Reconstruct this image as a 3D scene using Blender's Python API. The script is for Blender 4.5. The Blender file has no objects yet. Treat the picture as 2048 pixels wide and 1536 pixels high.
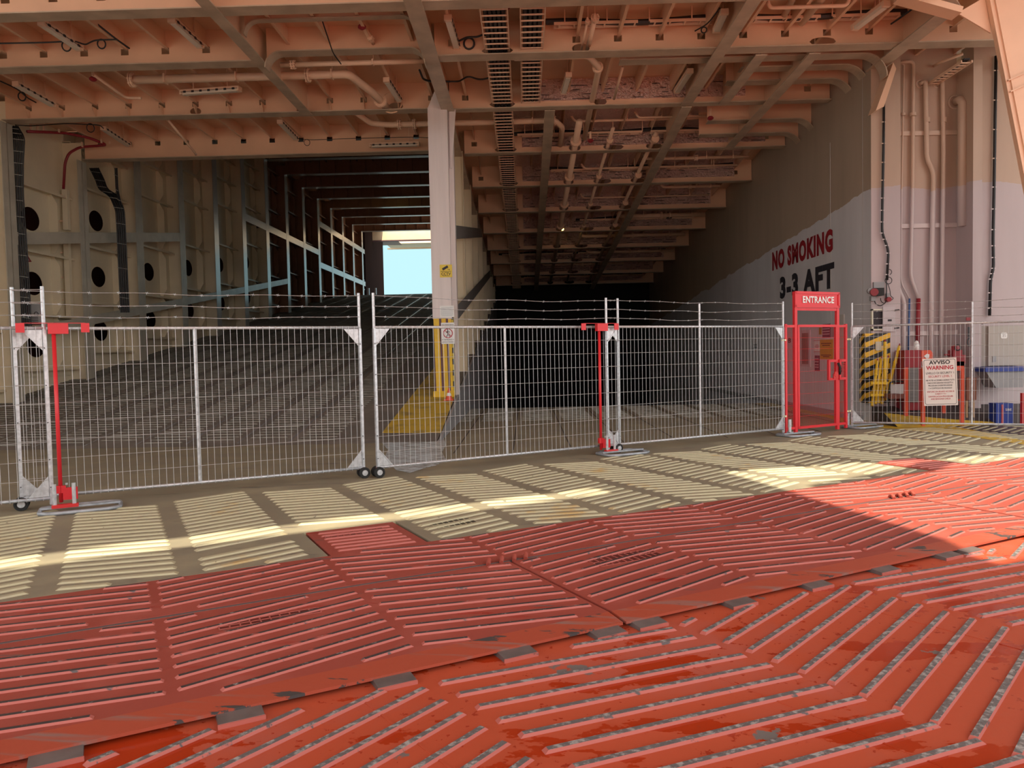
import bpy, math, random
from mathutils import Vector, Matrix
R = random.Random(7)
SC = bpy.context.scene
COL = SC.collection
V3 = Vector

# ------------------------------------------------------------------ camera
F = 1528.0
ROLL, PITCH, YAW = 0.0206, 63/1528.0, 28/1528.0
fw = V3((-math.sin(YAW)*math.cos(PITCH), math.cos(YAW)*math.cos(PITCH), -math.sin(PITCH)))
r0 = V3((math.cos(YAW), math.sin(YAW), 0))
u0 = r0.cross(fw)
rt = r0*math.cos(ROLL)-u0*math.sin(ROLL)
up = rt.cross(fw)
CAM = V3((0, 0, 1.6))
cd = bpy.data.cameras.new('camera')
cam = bpy.data.objects.new('camera', cd)
COL.objects.link(cam)
cd.sensor_width = 36; cd.lens = F/2048*36; cd.clip_start = 0.05; cd.clip_end = 2000
mw = Matrix.Identity(4)
for i in range(3):
    mw[i][0] = rt[i]; mw[i][1] = up[i]; mw[i][2] = -fw[i]; mw[i][3] = CAM[i]
cam.matrix_world = mw
SC.camera = cam

# ------------------------------------------------------------------ world, sun, exposure
SC.view_settings.view_transform = 'Standard'
SC.view_settings.look = 'None'
SC.view_settings.gamma = 1
SC.view_settings.use_curve_mapping = False
SC.view_settings.exposure = 0.08
wd = bpy.data.worlds.new('sky'); SC.world = wd; wd.use_nodes = True
nt = wd.node_tree; nt.nodes.clear()
wo = nt.nodes.new('ShaderNodeOutputWorld'); bg = nt.nodes.new('ShaderNodeBackground')
tc = nt.nodes.new('ShaderNodeTexCoord'); sp = nt.nodes.new('ShaderNodeSeparateXYZ')
rp = nt.nodes.new('ShaderNodeValToRGB')
nt.links.new(tc.outputs['Generated'], sp.inputs[0])
mr = nt.nodes.new('ShaderNodeMapRange'); mr.inputs['From Min'].default_value = -1; mr.inputs['From Max'].default_value = 1
nt.links.new(sp.outputs['Y'], mr.inputs['Value']); nt.links.new(mr.outputs[0], rp.inputs[0])
SKY_BACK = 2.9
rp.color_ramp.elements[0].position = 0.12; rp.color_ramp.elements[0].color = (SKY_BACK, SKY_BACK*0.95, SKY_BACK*0.92, 1)
rp.color_ramp.elements[1].position = 0.78; rp.color_ramp.elements[1].color = (0.56, 0.90, 0.97, 1)
nt.links.new(rp.outputs[0], bg.inputs[0]); nt.links.new(bg.outputs[0], wo.inputs[0])
bg.inputs[1].default_value = 1.0
SUN_EL = math.radians(58)
SUN_DIR = V3((-0.20, 0.98, 0)).normalized()*math.cos(SUN_EL)+V3((0, 0, -math.sin(SUN_EL)))
sl = bpy.data.lights.new('sun', 'SUN'); sl.energy = 8.0; sl.angle = math.radians(0.6); sl.color = (1.0, 0.89, 0.68)
so = bpy.data.objects.new('sun', sl); COL.objects.link(so)
so.rotation_euler = SUN_DIR.to_track_quat('-Z', 'Y').to_euler(); so.location = (0, -5, 30)

# ------------------------------------------------------------------ coordinates
TH = math.radians(28.6)
CU, SU = math.cos(TH), math.sin(TH)
def W(u, v, z=0.0): return V3((u*CU-v*SU, u*SU+v*CU, z))
def ray(px, py): return fw+rt*((px-1024)/F)-up*((py-768)/F)
def at(px, py, Y):
    d = ray(px, py); return CAM+d*(Y/d.y)
def atz(px, py, z):
    d = ray(px, py); return CAM+d*((z-CAM.z)/d.z)
def atx(px, py, X):
    d = ray(px, py); return CAM+d*(X/d.x)

# ------------------------------------------------------------------ mesh builder
class MB:
    def __init__(s): s.v = []; s.f = []; s.m = []
    def add(s, vs, fs, m=0):
        b = len(s.v); s.v += [tuple(p) for p in vs]
        for f in fs: s.f.append([b+i for i in f]); s.m.append(m)
        return s
    def box(s, x0, x1, y0, y1, z0, z1, m=0):
        return s.ob(V3(((x0+x1)/2, (y0+y1)/2, (z0+z1)/2)), V3(((x1-x0)/2, 0, 0)), V3((0, (y1-y0)/2, 0)), V3((0, 0, (z1-z0)/2)), m)
    def ob(s, c, a, b, d, m=0):
        vs = [c+a*i+b*j+d*k for k in (-1, 1) for j in (-1, 1) for i in (-1, 1)]
        fs = [(0, 2, 3, 1), (4, 5, 7, 6), (0, 1, 5, 4), (2, 6, 7, 3), (0, 4, 6, 2), (1, 3, 7, 5)]
        if a.cross(b).dot(d) < 0: fs = [f[::-1] for f in fs]
        return s.add(vs, fs, m)
    def bar(s, p, q, w, h, upv=V3((0, 0, 1)), m=0):
        p = V3(p); q = V3(q); d = q-p
        if d.length < 1e-6: return s
        n = d.normalized(); sd = n.cross(upv)
        if sd.length < 1e-4: sd = n.cross(V3((1, 0, 0)))
        sd.normalize(); uu = sd.cross(n)
        return s.ob((p+q)/2, d/2, sd*(w/2), uu*(h/2), m)
    def tube(s, pts, r, n=8, m=0, cap=True, rr=None):
        pts = [V3(p) for p in pts]; N = len(pts); base = len(s.v)
        t0 = (pts[1]-pts[0]).normalized()
        a = t0.cross(V3((0, 0, 1)))
        if a.length < 0.05: a = t0.cross(V3((1, 0, 0)))
        a.normalize()
        for i, p in enumerate(pts):
            t = (pts[min(i+1, N-1)]-pts[max(i-1, 0)]).normalized()
            a = (a-t*a.dot(t))
            a.normalize(); b = t.cross(a)
            ri = rr[i] if rr else r
            for k in range(n):
                an = 2*math.pi*k/n
                s.v.append(tuple(p+a*(ri*math.cos(an))+b*(ri*math.sin(an))))
        for i in range(N-1):
            for k in range(n):
                k2 = (k+1) % n
                s.f.append([base+i*n+k, base+i*n+k2, base+(i+1)*n+k2, base+(i+1)*n+k]); s.m.append(m)
        if cap:
            s.f.append([base+k for k in range(n)][::-1]); s.m.append(m)
            s.f.append([base+(N-1)*n+k for k in range(n)]); s.m.append(m)
        return s
    def cyl(s, p, q, r, n=16, m=0, r2=None):
        return s.tube([p, q], r, n, m, True, [r, r2 if r2 is not None else r])
    def prism(s, poly, off, m=0):
        poly = [V3(p) for p in poly]; off = V3(off); n = len(poly)
        nor = V3((0, 0, 0))
        for i in range(n): nor += poly[i].cross(poly[(i+1) % n])
        if nor.dot(off) > 0: poly = poly[::-1]
        vs = poly+[p+off for p in poly]
        fs = [list(range(n)), list(range(n, 2*n))[::-1]]+[[(i+1) % n, i, i+n, (i+1) % n+n] for i in range(n)]
        return s.add(vs, fs, m)
    def torus(s, c, ax, R0, r, n=20, k=8, m=0):
        c = V3(c); ax = V3(ax).normalized(); a = ax.orthogonal().normalized(); b = ax.cross(a)
        base = len(s.v)
        for i in range(n):
            t = 2*math.pi*i/n; d = a*math.cos(t)+b*math.sin(t)
            for j in range(k):
                w = 2*math.pi*j/k; s.v.append(tuple(c+d*(R0+r*math.cos(w))+ax*(r*math.sin(w))))
        for i in range(n):
            for j in range(k):
                i2 = (i+1) % n; j2 = (j+1) % k
                s.f.append([base+i*k+j, base+i2*k+j, base+i2*k+j2, base+i*k+j2]); s.m.append(m)
        return s
    def plate_hole(s, c, ex, ez, hw, hh, a, b, th, nrm, ho=(0, 0), m=0, n=28):
        # rectangular plate (half size hw,hh) with an elliptical hole (a,b) at offset ho, thickness th
        c = V3(c); ex = V3(ex); ez = V3(ez); nrm = V3(nrm)
        an = set(2*math.pi*i/n for i in range(n))
        for sx in (-1, 1):
            for sz in (-1, 1):
                an.add(math.atan2(sz*hh-ho[1], sx*hw-ho[0]) % (2*math.pi))
        an = sorted(an); outer = []; inner = []
        for t in an:
            cx, sz = math.cos(t), math.sin(t)
            tt = 1e9
            if cx > 1e-9: tt = min(tt, (hw-ho[0])/cx)
            if cx < -1e-9: tt = min(tt, (-hw-ho[0])/cx)
            if sz > 1e-9: tt = min(tt, (hh-ho[1])/sz)
            if sz < -1e-9: tt = min(tt, (-hh-ho[1])/sz)
            outer.append((ho[0]+cx*tt, ho[1]+sz*tt))
            k = 1/math.sqrt((cx/a)**2+(sz/b)**2)
            inner.append((ho[0]+cx*k, ho[1]+sz*k))
        N = len(an); vs = []
        for d in (0, th):
            for L in (outer, inner):
                for (x, z) in L: vs.append(c+ex*x+ez*z+nrm*d)
        fs = []
        for i in range(N):
            j = (i+1) % N
            fs.append([i, j, N+j, N+i][::-1]); fs.append([2*N+i, 2*N+j, 3*N+j, 3*N+i])
            fs.append([N+i, N+j, 3*N+j, 3*N+i])
            fs.append([i, 2*N+i, 2*N+j, j])
        return s.add(vs, fs, m)
    def tread(s, p, q, hw, h, m_side=0, m_top=1):
        p = V3(p); q = V3(q); d = (q-p)
        L = d.length
        if L < 0.04: return s
        n = d/L; sd = n.cross(V3((0, 0, 1))).normalized(); e = min(hw*0.9, L*0.3)
        vs = []
        for (o, z, k) in ((0, 0, 1), (e, h, 0.74), (L-e, h, 0.74), (L, 0, 1)):
            for sg in (-1, 1):
                vs.append(p+n*o+sd*(hw*k*sg)+V3((0, 0, z)))
        # 0,1 start; 2,3 ; 4,5 ; 6,7 end
        s.add(vs, [(2, 3, 5, 4)][::1], m_top)
        b = len(s.v)-8
        for f in ((0, 1, 3, 2), (4, 5, 7, 6), (0, 2, 4, 6), (1, 7, 5, 3)):
            s.f.append([b+i for i in f]); s.m.append(m_side)
        return s
    def build(s, name, mats, parent=None, origin=None, smooth=False):
        if not isinstance(mats, (list, tuple)): mats = [mats]
        if parent is not None: o0 = V3(parent['_o'])
        elif origin is not None: o0 = V3(origin)
        else:
            if s.v:
                xs = [p[0] for p in s.v]; ys = [p[1] for p in s.v]; zs = [p[2] for p in s.v]
                o0 = V3(((min(xs)+max(xs))/2, (min(ys)+max(ys))/2, min(zs)))
            else: o0 = V3((0, 0, 0))
        me = bpy.data.meshes.new(name)
        me.from_pydata([(p[0]-o0.x, p[1]-o0.y, p[2]-o0.z) for p in s.v], [], s.f)
        for mt in mats: me.materials.append(mt)
        me.polygons.foreach_set('material_index', s.m)
        if smooth: me.polygons.foreach_set('use_smooth', [True]*len(s.f))
        me.update()
        import bmesh
        bm = bmesh.new(); bm.from_mesh(me); bmesh.ops.recalc_face_normals(bm, faces=bm.faces); bm.to_mesh(me); bm.free()
        ob = bpy.data.objects.new(name, me); COL.objects.link(ob)
        if parent is not None: ob.parent = parent
        else: ob.location = o0
        ob['_o'] = tuple(o0)
        return ob

def tag(o, label, cat, group=None, kind=None):
    o['label'] = label; o['category'] = cat
    if group: o['group'] = group
    if kind: o['kind'] = kind
    return o
def thing(name, label, cat, loc, group=None, kind=None):
    o = bpy.data.objects.new(name, None); COL.objects.link(o)
    o.empty_display_size = 0.1
    o.location = loc; o['_o'] = tuple(loc)
    return tag(o, label, cat, group, kind)

# ------------------------------------------------------------------ materials
def mat(name, col, rough=0.5, metal=0.0, var=0.0, vcol=None, vscale=3.0, bump=0.0, bscale=30.0, emit=None, spec=0.5, bdist=0.02, detail=5.0, thr=None, stretch=None, rvar=0.0):
    m = bpy.data.materials.new(name); m.use_nodes = True
    nt = m.node_tree; b = nt.nodes['Principled BSDF']
    b.inputs['Base Color'].default_value = (*col, 1); b.inputs['Roughness'].default_value = rough
    b.inputs['Metallic'].default_value = metal; b.inputs['Specular IOR Level'].default_value = spec
    g = nt.nodes.new('ShaderNodeNewGeometry')
    src = g.outputs['Position']
    if stretch:
        mp = nt.nodes.new('ShaderNodeMapping'); mp.inputs['Scale'].default_value = stretch
        nt.links.new(src, mp.inputs[0]); src = mp.outputs[0]
    if var or vcol:
        n = nt.nodes.new('ShaderNodeTexNoise'); n.inputs['Scale'].default_value = vscale; n.inputs['Detail'].default_value = detail
        nt.links.new(src, n.inputs['Vector'])
        cr = nt.nodes.new('ShaderNodeValToRGB')
        c2 = vcol if vcol else tuple(c*(1-var) for c in col)
        lo, hi = thr if thr else (0.35, 0.65)
        cr.color_ramp.elements[0].position = lo; cr.color_ramp.elements[1].position = hi
        cr.color_ramp.elements[0].color = (*c2, 1); cr.color_ramp.elements[1].color = (*col, 1)
        nt.links.new(n.outputs[0], cr.inputs[0]); nt.links.new(cr.outputs[0], b.inputs['Base Color'])
        if rvar:
            mm = nt.nodes.new('ShaderNodeMapRange'); mm.inputs['From Min'].default_value = lo; mm.inputs['From Max'].default_value = hi
            mm.inputs['To Min'].default_value = max(0.03, rough-rvar); mm.inputs['To Max'].default_value = rough
            nt.links.new(n.outputs[0], mm.inputs['Value']); nt.links.new(mm.outputs[0], b.inputs['Roughness'])
    if bump:
        n2 = nt.nodes.new('ShaderNodeTexNoise'); n2.inputs['Scale'].default_value = bscale; n2.inputs['Detail'].default_value = 4
        nt.links.new(src, n2.inputs['Vector'])
        bp = nt.nodes.new('ShaderNodeBump'); bp.inputs['Strength'].default_value = bump; bp.inputs['Distance'].default_value = bdist
        nt.links.new(n2.outputs[0], bp.inputs['Height']); nt.links.new(bp.outputs[0], b.inputs['Normal'])
    if emit:
        b.inputs['Emission Color'].default_value = (*col, 1); b.inputs['Emission Strength'].default_value = emit
    return m

def layered(name, layers, rough=0.6, spec=0.4, bump=0.15, bscale=18):
    """base colour then (colour, scale, threshold lo, hi, roughness or None, stretch) noise layers on top"""
    m = bpy.data.materials.new(name); m.use_nodes = True
    nt = m.node_tree; b = nt.nodes['Principled BSDF']; b.inputs['Specular IOR Level'].default_value = spec
    g = nt.nodes.new('ShaderNodeNewGeometry')
    cur = None; rc = None
    for i, (c, sc, lo, hi, rg, st) in enumerate(layers):
        if i == 0:
            rgb = nt.nodes.new('ShaderNodeRGB'); rgb.outputs[0].default_value = (*c, 1); cur = rgb.outputs[0]
            rv = nt.nodes.new('ShaderNodeValue'); rv.outputs[0].default_value = rough; rc = rv.outputs[0]; continue
        mp = nt.nodes.new('ShaderNodeMapping'); mp.inputs['Scale'].default_value = st or (1, 1, 1)
        mp.inputs['Location'].default_value = (i*7.3, i*3.1, 0); mp.inputs['Rotation'].default_value = (0, 0, -TH if st else 0)
        nt.links.new(g.outputs['Position'], mp.inputs[0])
        n = nt.nodes.new('ShaderNodeTexNoise'); n.inputs['Scale'].default_value = sc; n.inputs['Detail'].default_value = 6; n.inputs['Roughness'].default_value = 0.6
        nt.links.new(mp.outputs[0], n.inputs['Vector'])
        mr = nt.nodes.new('ShaderNodeMapRange'); mr.inputs['From Min'].default_value = lo; mr.inputs['From Max'].default_value = hi
        nt.links.new(n.outputs[0], mr.inputs['Value'])
        mx = nt.nodes.new('ShaderNodeMix'); mx.data_type = 'RGBA'
        nt.links.new(mr.outputs[0], mx.inputs[0]); nt.links.new(cur, mx.inputs[6]); mx.inputs[7].default_value = (*c, 1)
        cur = mx.outputs[2]
        if rg is not None:
            m2 = nt.nodes.new('ShaderNodeMix'); nt.links.new(mr.outputs[0], m2.inputs[0]); nt.links.new(rc, m2.inputs[2]); m2.inputs[3].default_value = rg
            rc = m2.outputs[0]
    nt.links.new(cur, b.inputs['Base Color']); nt.links.new(rc, b.inputs['Roughness'])
    n2 = nt.nodes.new('ShaderNodeTexNoise'); n2.inputs['Scale'].default_value = bscale; n2.inputs['Detail'].default_value = 5
    nt.links.new(g.outputs['Position'], n2.inputs['Vector'])
    bp = nt.nodes.new('ShaderNodeBump'); bp.inputs['Strength'].default_value = bump; bp.inputs['Distance'].default_value = 0.01
    nt.links.new(n2.outputs[0], bp.inputs['Height']); nt.links.new(bp.outputs[0], b.inputs['Normal'])
    return m

CREAM = mat('deckhead_cream_paint', (0.82, 0.53, 0.35), 0.42, var=0.10, vscale=1.2)
FLANGE = mat('beam_flange_paint', (0.58, 0.45, 0.33), 0.45, var=0.25, vscale=2.5)
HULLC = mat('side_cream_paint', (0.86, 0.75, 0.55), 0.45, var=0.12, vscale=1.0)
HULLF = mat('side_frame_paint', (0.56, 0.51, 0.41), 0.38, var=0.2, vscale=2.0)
PIPEC = mat('cream_pipe_paint', (0.80, 0.55, 0.39), 0.38)
FOIL = mat('silver_foil_insulation', (0.88, 0.64, 0.58), 0.34, metal=0.75, bump=1.0, bscale=16, bdist=0.12)
BLACK = mat('black_cable', (0.012, 0.012, 0.014), 0.5)
DARK = mat('dark_void', (0.02, 0.012, 0.01), 0.8)
MAROON = mat('maroon_primer', (0.10, 0.03, 0.02), 0.6)
GALV = mat('galvanised_steel', (0.72, 0.74, 0.77), 0.36, metal=0.55, var=0.25, vscale=25)
GALVD = mat('dull_galvanised', (0.45, 0.48, 0.52), 0.45, metal=0.4, var=0.3, vscale=12)
WIRE = mat('mesh_wire', (0.62, 0.63, 0.64), 0.4, metal=0.4)
REDG = mat('gate_red_paint', (0.72, 0.025, 0.035), 0.35)
REDS = mat('safety_red', (0.65, 0.03, 0.03), 0.4)
ORG = mat('faded_orange_red', (0.72, 0.10, 0.05), 0.45)
WHT = mat('white_vinyl', (0.82, 0.82, 0.80), 0.4)
PANELW = mat('sign_white', (0.80, 0.74, 0.70), 0.4)
INK = mat('black_ink', (0.02, 0.015, 0.02), 0.5)
REDI = mat('red_ink', (0.50, 0.02, 0.04), 0.5)
YEL = mat('sign_yellow', (0.78, 0.58, 0.06), 0.45)
YELP = mat('yellow_paint', (0.80, 0.50, 0.02), 0.4, var=0.2, vscale=4)
RUB = mat('rubber', (0.015, 0.015, 0.015), 0.7)
GREYP = mat('grey_paint', (0.33, 0.33, 0.34), 0.5, var=0.15)
CABG = mat('cabinet_grey', (0.42, 0.38, 0.34), 0.45)
BLUE = mat('blue_plastic', (0.02, 0.05, 0.30), 0.4)
BLUEP = mat('blue_pipe', (0.05, 0.12, 0.30), 0.4)
DRED = mat('dark_red_paint', (0.28, 0.02, 0.03), 0.45)
BROWN = mat('brown_primer', (0.12, 0.05, 0.06), 0.5)
LAMP = mat('lit_lamp', (1.0, 0.85, 0.2), 0.4, emit=6.0)
LENS = mat('lamp_diffuser', (0.75, 0.66, 0.55), 0.25)
PINKW = mat('pillar_white_paint', (0.78, 0.70, 0.68), 0.45, var=0.10, vscale=0.8, stretch=(9, 9, 0.6))
REDF = layered('red_flap_paint', [((0.33, 0.070, 0.050), 0, 0, 0, None, None), ((0.40, 0.10, 0.075), 1.6, 0.5, 0.72, 0.7, None),
    ((0.33, 0.03, 0.018), 2.2, 0.60, 0.70, 0.25, (0.5, 2.4, 1)), ((0.16, 0.10, 0.09), 5.0, 0.64, 0.70, 0.7, (0.35, 2.2, 1))], 0.55, 0.25)
REDT = layered('red_tread_paint', [((0.46, 0.125, 0.10), 0, 0, 0, None, None), ((0.10, 0.08, 0.08), 9, 0.64, 0.68, 0.5, (0.4, 2, 1))], 0.5)
WORN = layered('worn_tread_steel', [((0.06, 0.045, 0.045), 0, 0, 0, None, None), ((0.40, 0.10, 0.08), 5, 0.60, 0.64, 0.5, (0.5, 1, 1)), ((0.36, 0.34, 0.33), 30, 0.60, 0.7, 0.35, None)], 0.45)
WORN2 = layered('bare_tread_steel', [((0.14, 0.13, 0.13), 0, 0, 0, None, None), ((0.38, 0.37, 0.36), 28, 0.50, 0.62, 0.3, None), ((0.45, 0.12, 0.09), 4, 0.68, 0.72, 0.5, None)], 0.42, bump=0.5, bscale=60)
REDR = layered('red_ramp_paint', [((0.47, 0.083, 0.038), 0, 0, 0, None, None), ((0.44, 0.10, 0.065), 0.9, 0.52, 0.66, 0.6, None),
    ((0.40, 0.040, 0.010), 1.3, 0.555, 0.57, 0.10, (0.8, 1.6, 1)), ((0.36, 0.045, 0.02), 14, 0.62, 0.66, 0.16, None),
    ((0.17, 0.15, 0.14), 2.6, 0.685, 0.70, 0.55, None)], 0.5, 0.2, bump=0.1)
LIP = layered('orange_lip_paint', [((0.37, 0.070, 0.038), 0, 0, 0, None, None), ((0.25, 0.13, 0.11), 3, 0.55, 0.66, 0.6, (0.3, 4, 1)), ((0.06, 0.055, 0.055), 3, 0.60, 0.61, 0.5, (0.5, 2.2, 1))], 0.45)  # scraped red lip; the warmer light on it is put in as orange
DECK = layered('grey_deck_paint', [((0.26, 0.23, 0.165), 0, 0, 0, None, None), ((0.33, 0.29, 0.195), 1.2, 0.45, 0.65, 0.7, None), ((0.13, 0.105, 0.09), 2.4, 0.60, 0.72, 0.5, (0.5, 1.5, 1)),
    ((0.05, 0.03, 0.02), 1.7, 0.72, 0.76, 0.35, None)], 0.6, 0.35)
DECKT = layered('cream_tread_paint', [((0.50, 0.46, 0.30), 0, 0, 0, None, None), ((0.45, 0.40, 0.28), 4, 0.5, 0.7, 0.6, None), ((0.07, 0.06, 0.05), 16, 0.68, 0.72, 0.6, None), ((0.50, 0.30, 0.08), 1.1, 0.60, 0.72, 0.6, None)], 0.55)
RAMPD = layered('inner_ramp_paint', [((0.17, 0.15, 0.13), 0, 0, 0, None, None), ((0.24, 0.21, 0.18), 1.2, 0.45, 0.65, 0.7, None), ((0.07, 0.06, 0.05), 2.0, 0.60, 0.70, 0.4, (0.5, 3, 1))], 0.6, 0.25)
RAMPT = layered('inner_tread_paint', [((0.30, 0.29, 0.25), 0, 0, 0, None, None), ((0.18, 0.17, 0.14), 3, 0.5, 0.6, 0.5, None)], 0.5)
YDECK = layered('yellow_deck_paint', [((0.60, 0.40, 0.04), 0, 0, 0, None, None), ((0.30, 0.22, 0.08), 2.0, 0.50, 0.7, 0.6, None), ((0.12, 0.10, 0.07), 6, 0.66, 0.72, 0.6, None)], 0.5)
WEAR = layered('white_worn_patch', [((0.56, 0.62, 0.66), 0, 0, 0, None, None), ((0.22, 0.20, 0.18), 7, 0.50, 0.56, 0.6, (0.5, 2.4, 1))], 0.4)

def two_tone(name, white, tan, plane, rough=0.5):
    """white paint below, tan above a hand-painted wavy line z = a + b*Y + noise"""
    m = bpy.data.materials.new(name); m.use_nodes = True
    nt = m.node_tree; b = nt.nodes['Principled BSDF']; b.inputs['Roughness'].default_value = rough
    g = nt.nodes.new('ShaderNodeNewGeometry'); sp = nt.nodes.new('ShaderNodeSeparateXYZ'); nt.links.new(g.outputs['Position'], sp.inputs[0])
    n = nt.nodes.new('ShaderNodeTexNoise'); n.inputs['Scale'].default_value = 1.2; n.inputs['Detail'].default_value = 4; nt.links.new(g.outputs['Position'], n.inputs['Vector'])
    def mth(op, a, bb):
        k = nt.nodes.new('ShaderNodeMath'); k.operation = op
        for i, x in enumerate((a, bb)):
            if isinstance(x, (int, float)): k.inputs[i].default_value = x
            else: nt.links.new(x, k.inputs[i])
        return k.outputs[0]
    z = mth('SUBTRACT', sp.outputs['Z'], mth('MULTIPLY', sp.outputs['Y'], plane[1]))
    z = mth('SUBTRACT', z, mth('MULTIPLY', n.outputs[0], 0.35))
    f = mth('GREATER_THAN', z, plane[0]-0.175)
    n3 = nt.nodes.new('ShaderNodeTexNoise'); n3.inputs['Scale'].default_value = 0.8; n3.inputs['Detail'].default_value = 6
    mp = nt.nodes.new('ShaderNodeMapping'); mp.inputs['Scale'].default_value = (2, 2, 0.4); nt.links.new(g.outputs['Position'], mp.inputs[0]); nt.links.new(mp.outputs[0], n3.inputs['Vector'])
    mx = nt.nodes.new('ShaderNodeMix'); mx.data_type = 'RGBA'
    nt.links.new(f, mx.inputs[0]); mx.inputs[6].default_value = (*white, 1); mx.inputs[7].default_value = (*tan, 1)
    m2 = nt.nodes.new('ShaderNodeMix'); m2.data_type = 'RGBA'; m2.blend_type = 'MULTIPLY'; m2.inputs[0].default_value = 0.35
    nt.links.new(mx.outputs[2], m2.inputs[6]); nt.links.new(n3.outputs[0], m2.inputs[7])
    nt.links.new(m2.outputs[2], b.inputs['Base Color'])
    return m
TRANS = two_tone('transom_two_tone_paint', (0.60, 0.50, 0.51), (0.60, 0.43, 0.32), (4.85, 0.0))
SIDEW = two_tone('side_wall_two_tone_paint', (0.80, 0.79, 0.82), (0.52, 0.41, 0.31), (5.85, -0.065))

def chevron(name, yel, blk, period, shear, axis='X'):
    m = bpy.data.materials.new(name); m.use_nodes = True
    nt = m.node_tree; b = nt.nodes['Principled BSDF']; b.inputs['Roughness'].default_value = 0.45
    g = nt.nodes.new('ShaderNodeNewGeometry'); sp = nt.nodes.new('ShaderNodeSeparateXYZ'); nt.links.new(g.outputs['Position'], sp.inputs[0])
    k = nt.nodes.new('ShaderNodeMath'); k.operation = 'MULTIPLY_ADD'; nt.links.new(sp.outputs[axis], k.inputs[0]); k.inputs[1].default_value = shear; nt.links.new(sp.outputs['Z'], k.inputs[2])
    d = nt.nodes.new('ShaderNodeMath'); d.operation = 'DIVIDE'; nt.links.new(k.outputs[0], d.inputs[0]); d.inputs[1].default_value = period
    fr = nt.nodes.new('ShaderNodeMath'); fr.operation = 'FRACT'; nt.links.new(d.outputs[0], fr.inputs[0])
    gt = nt.nodes.new('ShaderNodeMath'); gt.operation = 'GREATER_THAN'; nt.links.new(fr.outputs[0], gt.inputs[0]); gt.inputs[1].default_value = 0.5
    mx = nt.nodes.new('ShaderNodeMix'); mx.data_type = 'RGBA'; nt.links.new(gt.outputs[0], mx.inputs[0]); mx.inputs[6].default_value = (*yel, 1); mx.inputs[7].default_value = (*blk, 1)
    nt.links.new(mx.outputs[2], b.inputs['Base Color'])
    return m
CHEV = chevron('hazard_chevron', (0.80, 0.46, 0.03), (0.02, 0.02, 0.02), 0.21, -0.40)
CHEVR = chevron('hazard_chevron_return', (0.80, 0.46, 0.03), (0.02, 0.02, 0.02), 0.21, 0.6, 'Y')
HATCH = chevron('black_yellow_hatch', (0.55, 0.42, 0.03), (0.02, 0.02, 0.02), 0.26, 1.0, 'Y')

def text_mesh(name, s, width, height, pos, right, upv, m, parent=None, bold=0.0, center=False, depth=0.002, space=1.0):
    cu = bpy.data.curves.new(name, 'FONT'); cu.body = s; cu.size = 1; cu.offset = bold
    cu.resolution_u = 3; cu.space_character = space
    tmp = bpy.data.objects.new('tmp', cu); COL.objects.link(tmp)
    dg = bpy.context.evaluated_depsgraph_get(); dg.update()
    me = bpy.data.meshes.new_from_object(tmp.evaluated_get(dg))
    bpy.data.objects.remove(tmp)
    xs = [v.co.x for v in me.vertices]; ys = [v.co.y for v in me.vertices]
    x0, x1, y0, y1 = min(xs), max(xs), min(ys), max(ys)
    right = V3(right).normalized(); upv = V3(upv).normalized(); nr = right.cross(upv)
    sx = width/(x1-x0); sy = height/(y1-y0)
    pos = V3(pos)
    if center: pos = pos-right*(width/2)-upv*(height/2)
    o0 = V3(parent['_o']) if parent is not None else pos
    for v in me.vertices:
        p = pos+right*((v.co.x-x0)*sx)+upv*((v.co.y-y0)*sy)+nr*depth
        v.co = p-o0
    me.materials.clear(); me.materials.append(m)
    ob = bpy.data.objects.new(name, me); COL.objects.link(ob)
    if parent is not None: ob.parent = parent
    else: ob.location = o0
    ob['_o'] = tuple(o0)
    return ob

# ================================================================== STRUCTURE
Y3, DY, YB1, YB2 = 18.0, 3.05, 12.6, 14.84
XL, XR = -12.1, 7.15
ZF, ZD = 7.24, 7.91
XM = -1.65                                  # line between the up ramp and the lower hold
def zr(Y): return max(0.0, 0.153*(min(Y, 50.2)-13.8))
def zc(Y): return ZF-0.08*max(0.0, Y-Y3)
def hitr(px, py):
    """point on the inner ramp seen at a pixel"""
    d = ray(px, py); t = (0.153*(0-13.8)-CAM.z)/(d.z-0.153*d.y)
    p = CAM+d*t
    return p if p.y > 13.8 else atz(px, py, 0)

def st(mb, name, mats, label, cat, parent=None, **k):
    o = mb.build(name, mats, parent, **k)
    if parent is None: tag(o, label, cat, None, 'structure')
    return o

# ---- ground: quay, lower ramp
g = MB(); g.box(-120, 120, -150, -9, -1.6, -1.2); st(g, 'quay', mat('quay_concrete', (0.42, 0.38, 0.34), 0.8), 'pale concrete quay behind the lower ramp', 'quay')

sea = MB(); sea.box(-200, 200, -9, 260, -4.2, -4.0); st(sea, 'water', mat('harbour_water', (0.10, 0.14, 0.15), 0.15), 'harbour water beside the ship', 'water')
wh = MB(); wh.box(-160, 160, -82, -60, -1.2, 10.5); st(wh, 'quay_sheds', mat('shed_cladding', (0.16, 0.16, 0.15), 0.7), 'long dark terminal sheds across the quay', 'building')  # unseen mass added behind the camera to darken the deep hold
he = MB(); he.box(-3, 8, 59.9, 60.2, -6, 6); he.box(-3, 8, 44, 44.2, -6, 6); st(he, 'wall_hold_end', mat('hold_black', (0.015, 0.014, 0.014), 0.8), 'black inner end of the lower hold', 'wall')  # black colour stands in for the darkness deep in the hold

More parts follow.
